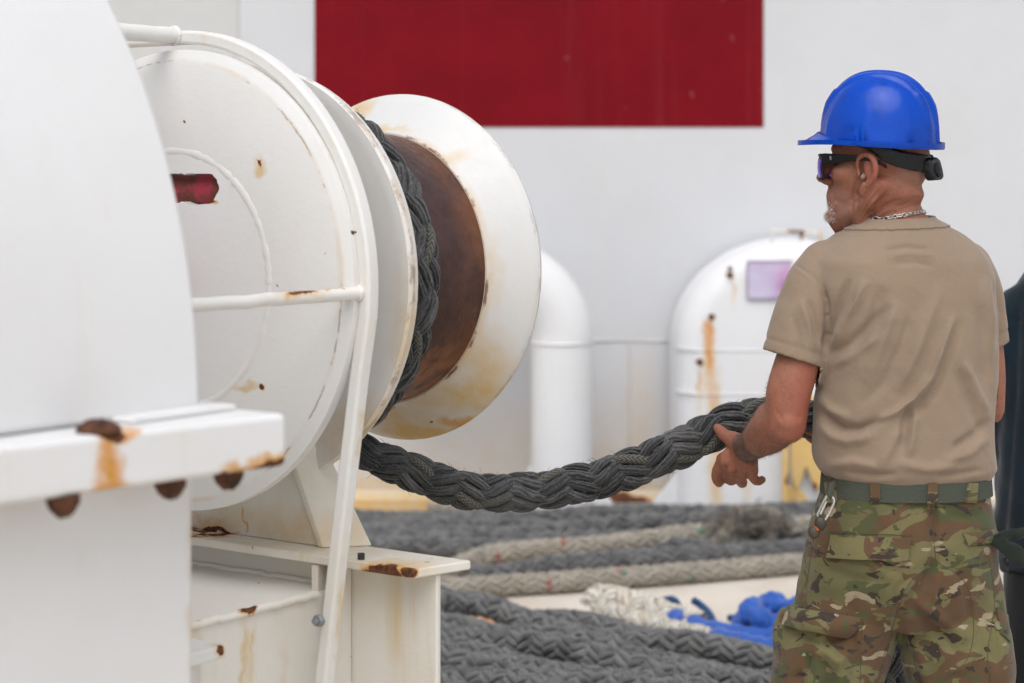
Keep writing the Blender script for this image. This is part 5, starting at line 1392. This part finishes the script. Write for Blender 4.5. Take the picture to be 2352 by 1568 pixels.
# belt
V = []; F = []
bsec = sec(1100, 1893, 2267, 0, 0.134)
for i in range(96):
    q = 2 * math.pi * i / 96
    ca, sa = math.cos(q), math.sin(q); p = 2.35
    e = np.sign(ca) * abs(ca) ** (2 / p) * bsec[1] + np.sign(sa) * abs(sa) ** (2 / p) * bsec[2]
    n_ = e / np.linalg.norm(e)
    for z0, o_ in ((0.010, 0.002), (0.010, 0.0045), (-0.027, 0.0075), (-0.027, 0.002)):
        V.append(bsec[0] + e + n_ * o_ + HU * z0)
for i in range(96):
    j = (i + 1) % 96
    for k in range(4):
        l_ = (k + 1) % 4
        F.append((i * 4 + k, i * 4 + l_, j * 4 + l_, j * 4 + k))
belt = mk('belt', V, F, WEB, man, smooth=50)
belt_b = BVHTree.FromPolygons([tuple(q) for q in V], F)
both = BVHTree.FromPolygons([tuple(q) for q in V] + [tuple(q) for q in ts.v], [tuple(q) for q in F] + [tuple(int(i) + len(V) for i in q) for q in ts.f])
for cx_, tl in ((1911, -6), (2011, 0), (2141, 2), (2231, 8)):
    patch('belt_loop', both, [(cx_ - 11 + tl * 0.3, 1098), (cx_ + 11 + tl * 0.3, 1098), (cx_ + 11 - tl * 0.3, 1155), (cx_ - 11 - tl * 0.3, 1155)], 3, 8, 0.0035, CAMO3, trou)
# pocket flaps, seams and buttons
patch('pocket_flap', tb, [(1912, 1228), (2092, 1236), (2082, 1290), (1904, 1280)], 16, 6, 0.0040, CAMO2, trou, bulge=0.003, flare=0.007)
patch('pocket_flap', tb, [(2210, 1226), (2290, 1214), (2288, 1246), (2222, 1252)], 8, 4, 0.0024, CAMO2, trou, bulge=0.004)
patch('pocket_flap', tb, [(1812, 1392), (1975, 1418), (1958, 1452), (1806, 1438)], 14, 5, 0.004, CAMO2, trou, bulge=0.006, flare=0.008)
patch('pocket_flap', tb, [(2286, 1395), (2310, 1410), (2318, 1475), (2296, 1455)], 4, 6, 0.003, CAMO3, trou, bulge=0.004)
def surf_line(bv, pl, step=6):
    P, _ = resample(np.array(pl, float), step); out = []
    for px_, py_ in P:
        d = Vector(((px_ - 1176) / 4573, 1, -(py_ - 405) / 4573)).normalized()
        h = bv.ray_cast(Vector((0, 0, 1.64)), d)
        if h[0] is not None: out.append(np.array(h[0]))
    return out
for pl in ([(2146, 1160), (2144, 1220), (2150, 1290)], [(2146, 1290), (2085, 1345), (2050, 1440), (2020, 1540)], [(2152, 1290), (2215, 1335), (2236, 1420), (2224, 1510), (2170, 1560)], [(1880, 1180), (1860, 1290), (1850, 1380)], [(2268, 1260), (2284, 1380), (2268, 1500), (2275, 1568)], [(1905, 1222), (2096, 1230)], [(1980, 1430), (1975, 1568)]):
    P = surf_line(tb, catmull(np.array(pl, float), 6))
    if len(P) > 2: tube('seam', P, 0.0009, SEAM, trou, 5)
def button(bv, px_, py_, r=0.0095):
    d = Vector(((px_ - 1176) / 4573, 1, -(py_ - 405) / 4573)).normalized()
    h = bv.ray_cast(Vector((0, 0, 1.64)), d)
    if h[0] is None: return
    n_ = Vector(h[1]); n_ = n_ if n_.dot(d) < 0 else -n_
    m_ = MB(); m_.add(*cyl_geo(h[0], n_, r, 0.003, 20, r * 0.92)); m_.add(*cyl_geo(h[0] + n_ * 0.0029, n_, r * 0.62, 0.0008, 16, r * 0.55))
    mk('button', m_.v, m_.f, BUTTON, trou, smooth=40)
button(tb, 2265, 1265); button(tb, 2293, 1437)
# boots
BOOT = plain('tan_suede', (0.20, 0.14, 0.085), 0.85)
for px_ in (1870, 2234):
    b0 = A(px_, 2150, 0.04); b0[2] = 0.0
    m_ = MB()
    m_.add(*limb([b0 + HU * 0.20, b0 + HU * 0.10], [0.062, 0.058], 24))
    m_.add(*loft([(b0 + np.array([0, -0.075, 0.05]), X * 0.038, HU * 0.045, 2.6), (b0 + np.array([-0.01, 0.0, 0.055]), X * 0.044, HU * 0.050, 2.6), (b0 + np.array([-0.03, 0.10, 0.045]), X * 0.050, HU * 0.040, 2.6), (b0 + np.array([-0.045, 0.17, 0.036]), X * 0.046, HU * 0.032, 2.4), (b0 + np.array([-0.05, 0.205, 0.03]), X * 0.028, HU * 0.024, 2.2)], 28))
    Surf(m_, 0.008, 4).make('boot', BOOT, man)
# folded rag hanging out of the back pocket, clip with keys at the belt
rag = MB()
for pl, w0 in (([(2268, 1240, -0.085), (2295, 1236, -0.095), (2330, 1226, -0.10), (2352, 1220, -0.10), (2366, 1215, -0.098)], (0.006, 0.013, 0.015, 0.011, 0.002)), ([(2270, 1243, -0.088), (2300, 1250, -0.105), (2330, 1270, -0.115), (2362, 1290, -0.118), (2385, 1296, -0.115)], (0.006, 0.016, 0.020, 0.016, 0.003))):
    P = [A(*q) for q in pl]
    secs = []
    for k_, (p_, w_) in enumerate(zip(P, w0)):
        t_ = P[min(k_ + 1, len(P) - 1)] - P[max(k_ - 1, 0)]; t_ /= np.linalg.norm(t_)
        up = np.cross(Yv, t_); secs.append((p_, up * w_, np.cross(t_, up) * 0.0045, 2))
    rag.add(*loft(secs, 16))
rs = Surf(rag, 0.0028, 2); rs.push(vnoise(rs.v, 190, 5) * 0.0016)
ro = rs.make('rag', DGREEN, None); tag(ro, 'dark green rag poking out of the right back trouser pocket', 'cloth')

clip = empty('key_clip', tuple(A(1900, 1150, -0.13)), 'silver carabiner with small key beads clipped to the left belt loop', 'carabiner')
cz = [A(*q) for q in ((1908, 1138, -0.140), (1915, 1146, -0.142), (1914, 1158, -0.143), (1896, 1192, -0.143), (1886, 1193, -0.142), (1878, 1184, -0.141), (1880, 1176, -0.141), (1895, 1146, -0.140), (1900, 1139, -0.140), (1908, 1138, -0.140))]
tube('ring', catmull(cz, 6), 0.0027, SILVER, clip, 10)
tube('gate', [A(1884, 1180, -0.146), A(1898, 1150, -0.146)], 0.0030, SILVER, clip, 10)
tube('strap', [A(1911, 1108, -0.135), A(1908, 1125, -0.140), A(1905, 1142, -0.142)], 0.006, WEB, clip, 10)
for q, r_, mt in (((1884, 1201, -0.142), 0.013, plain('dark_bead', (0.05, 0.04, 0.03), 0.6)), ((1877, 1211, -0.142), 0.0075, plain('orange_bead', (0.55, 0.10, 0.015), 0.5)), ((1869, 1222, -0.140), 0.012, plain('brown_bead', (0.06, 0.045, 0.03), 0.6))):
    V, F = ellip(A(*q), X * r_, Yv * r_, HU * r_ * 1.15, 14)
    V = np.array(V) + rng.normal(0, r_ * 0.05, (len(V), 3)); mk('bead', V, F, mt, clip, smooth='all')
tube('cord', [A(1886, 1192, -0.142), A(1880, 1208, -0.143), A(1868, 1226, -0.140)], 0.002, BLACKR, clip, 6)

# ------------------------------------------------------------------ hard hat
hat = empty('hard_hat', tuple(A(2018, 330, 0.0)), 'blue plastic hard hat with ridged crown worn by the man', 'hard hat')
pit, rol = R(2.9), R(2.0)
f2 = HF * math.cos(pit) + HU * math.sin(pit); u2 = HU * math.cos(pit) - HF * math.sin(pit); l2 = HL * math.cos(rol) - u2 * math.sin(rol); u3 = np.cross(f2, l2)
u3 = u3 if u3[2] > 0 else -u3
HO = A(2019, 323, 0.0)
def HT(f, l, u): return HO + f2 * f + l2 * l + u3 * u
NU, NVv = 144, 44
V = []; F = []
for j in range(NVv + 1):
    r_ = j / NVv
    for i in range(NU):
        q = 2 * math.pi * i / NU
        cf, sl_ = math.cos(q), math.sin(q)
        fx, ly = 0.1245 * cf * r_, 0.1045 * sl_ * r_
        z = 0.140 * (1 - r_ ** 2.45) ** (1 / 2.02)
        # ridges along the crown, flutes low at the sides
        env = max(0.0, min(1.0, (z - 0.020) / 0.05)) if abs(ly) < 0.06 else 0
        rid = 0.0080 * math.exp(-((ly) / 0.0125) ** 4) + 0.0072 * math.exp(-((abs(ly) - 0.034) / 0.0085) ** 4)
        low = max(0.0, 1 - z / 0.075)
        flute = 0.0042 * low * max(0.0, math.cos(8 * q + 0.3)) ** 6 * (1 if r_ > 0.8 else 0)
        z += rid * env
        k_ = 1 + flute / 0.11 + (0.045 * rid / 0.0080 * env if r_ > 0.75 else 0)
        V.append(HT(fx * k_, ly * k_, z))
for j in range(NVv):
    for i in range(NU):
        k = (i + 1) % NU
        F.append((j * NU + i, j * NU + k, (j + 1) * NU + k, (j + 1) * NU + i))
# brim and visor
def brim_r(q):
    fr = max(0.0, math.cos(q))
    return 0.0115 + 0.035 * fr ** 3.0
base = NVv * NU
rows = []
for t_, dz_, dr in ((0.10, 0.011, 1), (0.28, 0.004, 1), (0.60, -0.001, 1), (0.90, -0.003, 0), (0.96, 0.0010, 0), (1.02, 0.0010, 0), (1.02, -0.0090, 0), (0.94, -0.0098, 0), (0.2, -0.0065, 0), (-0.12, -0.004, 0), (-0.16, 0.02, 0)):
    row = []
    for i in range(NU):
        q = 2 * math.pi * i / NU
        cf, sl_ = math.cos(q), math.sin(q)
        w_ = brim_r(q) * t_
        nrm = np.array([cf / 0.1245, sl_ / 0.1045]); nrm /= np.linalg.norm(nrm)
        fx, ly = 0.1245 * cf + nrm[0] * w_, 0.1045 * sl_ + nrm[1] * w_
        droop = -0.30 * max(0, w_ - 0.012) * 1.0 - 0.010 * (1 - abs(cf)) * 0.0
        gut = 0.003 if (t_ > 0.95 and dz_ > 0 and cf < 0.0) else 0
        fr_ = max(0.0, cf) ** 2 if dr else 0
        zz = (dz_ if not dr else -0.0015 + (dz_ + 0.0015) * fr_)
        row.append(len(V)); V.append(HT(fx, ly, zz + droop + gut + (0.003 * cf)))
    rows.append(row)
prev = [base + i for i in range(NU)]
for row in rows:
    for i in range(NU):
        k = (i + 1) % NU
        F.append((prev[i], prev[k], row[k], row[i]))
    prev = row
shell = mk('shell', V, F, HELM, hat, smooth=50)
# slot tab on the side
patch_b = BVHTree.FromPolygons([tuple(q) for q in V], F)
patch('slot_tab', patch_b, [(1936, 306), (1966, 311), (1966, 322), (1936, 318)], 4, 2, 0.002, HELM, hat, lift=0.001)
tube('strap_lug', [A(1924, 318, -0.060), A(1925, 330, -0.062), A(1928, 334, -0.063)], 0.0035, HELM, hat, 8)
# suspension: black headband dipping to the nape, with its ratchet knob
def band(sgn):
    V = []; F = []
    tab = [(48, 0.058, 0.070), (62, 0.053, 0.070), (78, 0.046, 0.070), (88, 0.040, 0.072), (95, 0.030, 0.072), (101, 0.019, 0.068), (108, 0.012, 0.052), (118, 0.006, 0.044), (130, 0.000, 0.040), (145, -0.004, 0.037), (160, -0.006, 0.034), (180, -0.007, 0.033)]
    for a_, z0, z1 in tab:
        q = R(a_) * sgn
        zc = (z0 + z1) / 2
        rf, rl = 0.1065 - 0.10 * max(0, 0.03 - zc), 0.0835 - 0.05 * max(0, 0.03 - zc)
        for z_, o_ in ((z0, 0.0), (z0, 0.004), (z1, 0.004), (z1, 0.0)):
            V.append(HD((rf + o_) * math.cos(q) - 0.004, (rl + o_) * math.sin(q), z_))
    for i in range(len(tab) - 1):
        for k in range(4):
            l_ = (k + 1) % 4
            F.append((i * 4 + k, i * 4 + l_, i * 4 + 4 + l_, i * 4 + 4 + k))
    F += [(0, 1, 2, 3), tuple(len(V) - 4 + k for k in range(4))]
    o = mk('headband', V, F, BLACKP, hat, smooth=60)
    md = o.modifiers.new('sub', 'SUBSURF'); md.levels = 2; md.render_levels = 2
band(1); band(-1)
V = []; F = []
kn0 = HD(-0.112, 0.012, 0.004)
kd = -HF * 0.97 + HL * 0.24
ku = HU * 0.97 + HF * 0.22; ks = np.cross(kd, ku)
mk('ratchet_housing', *loft([(kn0 - kd * 0.008, ks * 0.026, ku * 0.025, 5), (kn0 + kd * 0.007, ks * 0.025, ku * 0.024, 5), (kn0 + kd * 0.012, ks * 0.021, ku * 0.020, 5)], 32), BLACKP, hat, smooth=40, bevel=0.001)
mk('ratchet_knob', *loft([(kn0 + kd * 0.009 - HU * 0.002, ks * 0.0155, ku * 0.0155, 2), (kn0 + kd * 0.015 - HU * 0.002, ks * 0.0150, ku * 0.0150, 2), (kn0 + kd * 0.017 - HU * 0.002, ks * 0.012, ku * 0.012, 2)], 24), BLACKR, hat, smooth=40)

# ------------------------------------------------------------------ sunglasses
gl = empty('sunglasses', tuple(HD(0.10, 0, 0.02)), 'black wraparound sunglasses with violet lenses on the man', 'sunglasses')
for s in (-1, 1):
    P = [(0.112, 0.060, 0.0225, 0.0125), (0.100, 0.0705, 0.0235, 0.0130), (0.072, 0.0775, 0.0255, 0.0095), (0.035, 0.0815, 0.0262, 0.0064), (0.005, 0.0830, 0.0250, 0.0048), (-0.022, 0.0835, 0.0165, 0.0045), (-0.034, 0.083, 0.008, 0.0042)]
    secs = []
    for f_, l_, u_, h_ in P:
        secs.append((HD(f_, s * l_, u_), HU * h_, HL * 0.0022 + HF * 0.0004, 3.0))
    mk('temple_arm', *loft(secs, 16), BLACKR, gl, smooth=60)
    V = []; F = []; FV = []
    na = 14
    for i in range(na + 1):
        a_ = (0.10 + 0.98 * i / na)
        f_, l_ = 0.098 + 0.026 * math.cos(a_ * 1.35), 0.0685 * math.sin(a_ * 1.36)
        top, bot = 0.0335 - 0.002 * i / na, -0.018 + 0.004 * abs(i / na - 0.5)
        for j in range(7):
            u_ = bot + (top - bot) * j / 6
            bl = 0.005 * (1 - (2 * j / 6 - 1) ** 2)
            V.append(HD(f_ + bl, s * l_, u_))
    for i in range(na):
        for j in range(6):
            F.append((i * 7 + j, i * 7 + j + 1, i * 7 + 8 + j, i * 7 + 7 + j))
    o = mk('lens', V, F, LENS, gl, smooth='all'); md = o.modifiers.new('s', 'SOLIDIFY'); md.thickness = 0.0018
    edge = [V[i * 7 + 6] for i in range(na + 1)] + [V[na * 7 + j] for j in range(5, -1, -1)] + [V[i * 7] for i in range(na - 1, -1, -1)]
    tube('rim', edge, 0.0032, BLACKR, gl, 8)
mk('nose_bridge', *limb([HD(0.123, -0.012, 0.022), HD(0.126, 0, 0.024), HD(0.123, 0.012, 0.022)], [0.003, 0.003, 0.003], 10), BLACKR, gl, smooth='all')
# small silver emblem on the left temple: an upright with two bowls
emb = MB()
eo = lambda f_, u_: HD(0.085 + f_, 0.0775, 0.0262 + u_) + HL * 0.0004
for P in ([(0.0018, 0.0038), (-0.0006, 0.0038), (-0.0022, 0.0026), (-0.0006, 0.0006), (0.0012, 0.0004)], [(-0.0002, 0.0004), (-0.0026, -0.0010), (-0.0014, -0.0032), (0.0020, -0.0036)], [(0.0010, 0.0040), (0.0004, -0.0036)]):
    emb.add(*tube_geo([eo(*q) for q in P], 0.0006, 5))
mk('emblem', emb.v, emb.f, SILVER, gl, smooth='all', recalc=False)

# ------------------------------------------------------------------ second crew member, mostly outside the frame
man2 = empty('person', (1.44, 5.05, 0), 'person in dark navy coverall shirt at the right edge behind the man', 'person')
def A2(px, py, dy=0.0): return A(px, py, dy, 5.05)
b2 = MB()
b2.add(*ellip(A2(2490, 462, 0), X * 0.078, Yv * 0.098, HU * 0.118)); b2.add(*ellip(A2(2490, 522, 0.05), X * 0.055, Yv * 0.055, HU * 0.06)); b2.add(*ellip(A2(2490, 482, 0.10), X * 0.014, Yv * 0.025, HU * 0.022))
for s in (-1, 1):
    b2.add(*ellip(A2(2490 + s * 72, 477, 0.0), X * 0.010, Yv * 0.02, HU * 0.032))
b2.add(*limb([A2(2490, 530, 0), A2(2490, 600, 0)], [0.058, 0.068]))
b2.add(*loft([(A2(2490, 590, 0), X * 0.10, Yv * 0.07, 2), (A2(2488, 670, 0), X * 0.15, Yv * 0.09, 2.2), (A2(2485, 900, 0), X * 0.165, Yv * 0.11, 2.2), (A2(2485, 1250, 0), X * 0.165, Yv * 0.11, 2.2)]))
for s in (-1, 1):
    b2.add(*limb([A2(2488 + s * 150, 730, 0), A2(2488 + s * 185, 850, 0.03), A2(2488 + s * 195, 985, 0.05)], [0.055, 0.048, 0.042]))
    e_ = A2(2488 + s * 195, 985, 0.05); w_ = A2(2488 + s * 120, 1010, 0.28)
    b2.add(*limb([e_, (e_ + w_) / 2, w_], [0.042, 0.040, 0.029]))
    for j in range(4):
        k_ = w_ + np.array([-s * 0.02 + 0.0, 0.085, 0.02 - 0.018 * j])
        b2.add(*limb([w_, k_], [0.020, 0.012], 10)); b2.add(*limb([k_, k_ + np.array([-s * 0.02, 0.03, -0.004]), k_ + np.array([-s * 0.04, 0.028, -0.006])], [0.010, 0.0095, 0.008], 10))
    b2.add(*limb([w_ + HU * 0.01, w_ + np.array([-s * 0.03, 0.04, 0.035]), w_ + np.array([-s * 0.04, 0.075, 0.04])], [0.016, 0.012, 0.009], 10))
    b2.add(*limb([A2(2485 + s * 75, 1230, 0), A2(2485 + s * 85, 1550, 0), A2(2485 + s * 90, 1850, 0.02)], [0.085, 0.058, 0.04]))
Surf(b2, 0.007, 5).make('body', SKIN, man2)
c2 = MB()
c2.add(*loft([(A2(2490, 585, 0), X * 0.085, Yv * 0.08, 2), (A2(2488, 612, 0), X * 0.14, Yv * 0.095, 2), (A2(2487, 650, 0), X * 0.165, Yv * 0.115, 2.2), (A2(2486, 720, 0), X * 0.205, Yv * 0.13, 2.3), (A2(2484, 900, 0), X * 0.215, Yv * 0.138, 2.3), (A2(2482, 1100, 0), X * 0.215, Yv * 0.142, 2.3), (A2(2480, 1250, 0), X * 0.205, Yv * 0.14, 2.3), (A2(2480, 1300, 0), X * 0.200, Yv * 0.138, 2.3), (A2(2480, 1320, 0), X * 0.198, Yv * 0.137, 2.3)], 56))
for s in (-1, 1):
    c2.add(*limb([A2(2487 + s * 135, 712, 0), A2(2487 + s * 178, 775, 0.01), A2(2487 + s * 195, 880, 0.03), A2(2487 + s * 196, 985, 0.05)], [0.068, 0.070, 0.066, 0.060], 32))
    e_ = A2(2487 + s * 196, 985, 0.05); w_ = A2(2488 + s * 132, 1006, 0.24)
    c2.add(*limb([e_, (e_ + w_) / 2, w_], [0.058, 0.054, 0.044], 32))
s2 = Surf(c2, 0.008, 6)
s2.push(vnoise(s2.v * np.array([1.2, 1.2, 0.5]), 38, 21) * 0.0050 + vnoise(s2.v, 80, 22) * 0.0015)
x_, y_ = s2.px()
q, t = seg_dist(x_, y_, [(2200, 735), (2500, 728)]); s2.push(-0.004 * np.exp(-(q / 4) ** 2))
q, t = seg_dist(x_, y_, [(2260, 1262), (2520, 1262)]); s2.push(-0.005 * np.exp(-(q / 5) ** 2))
q, t = seg_dist(x_, y_, [(2335, 720), (2330, 900), (2310, 1150), (2300, 1260)]); s2.push(-0.007 * np.exp(-(q / 10) ** 2))
s2.cut(s2.px()[1] < 1316)
tag(s2.make('shirt', NAVY, man2, solid=0.003), 'dark navy long sleeved work shirt')
t2 = MB()
t2.add(*loft([(A2(2480, 1250, 0), X * 0.185, Yv * 0.130, 2.3), (A2(2480, 1330, 0), X * 0.195, Yv * 0.135, 2.3), (A2(2480, 1430, 0), X * 0.185, Yv * 0.125, 2.3), (A2(2480, 1470, 0), X * 0.14, Yv * 0.09, 2)], 48))
for s in (-1, 1):
    t2.add(*limb([A2(2480 + s * 85, 1330, 0), A2(2480 + s * 92, 1500, 0), A2(2480 + s * 95, 1700, 0.01), A2(2480 + s * 95, 1840, 0.02)], [0.098, 0.098, 0.085, 0.078], 32))
s3 = Surf(t2, 0.010, 5); s3.push(vnoise(s3.v, 45, 31) * 0.003)
s3.make('trousers', BLACKC, man2)
for s in (-1, 1):
    b0 = A2(2480 + s * 95, 1850, 0.02); b0[2] = 0
    m_ = MB(); m_.add(*limb([b0 + HU * 0.18, b0 + HU * 0.09], [0.06, 0.056], 20))
    m_.add(*loft([(b0 + np.array([0, -0.07, 0.05]), X * 0.038, HU * 0.045, 2.6), (b0 + np.array([0, 0.06, 0.05]), X * 0.047, HU * 0.045, 2.6), (b0 + np.array([0, 0.16, 0.036]), X * 0.045, HU * 0.032, 2.4), (b0 + np.array([0, 0.20, 0.03]), X * 0.026, HU * 0.022, 2.2)], 24))
    Surf(m_, 0.009, 4).make('boot', BLACKR, man2)
hd2 = MB(); hd2.add(*ellip(A2(2490, 447, -0.015), X * 0.084, Yv * 0.100, HU * 0.108))
hs = Surf(hd2, 0.006, 2); hs.cut(hs.v[:, 2] > A2(2490, 477)[2]); hs.push(vnoise(hs.v, 150, 40) * 0.002)
hs.make('hair', plain('dark_hair', (0.02, 0.014, 0.01), 0.7), man2, solid=0.004)
bt = s2.bvh()
d = Vector(((2312 - 1176) / 4573, 1, -(1290 - 405) / 4573)).normalized(); h = bt.ray_cast(Vector((0, 0, 1.64)), d)
if h[0] is not None:
    n_ = Vector(h[1]); n_ = n_ if n_.dot(d) < 0 else -n_
    mk('button', *cyl_geo(h[0], n_, 0.010, 0.003, 20, 0.009), BLACKP, man2, smooth=40)
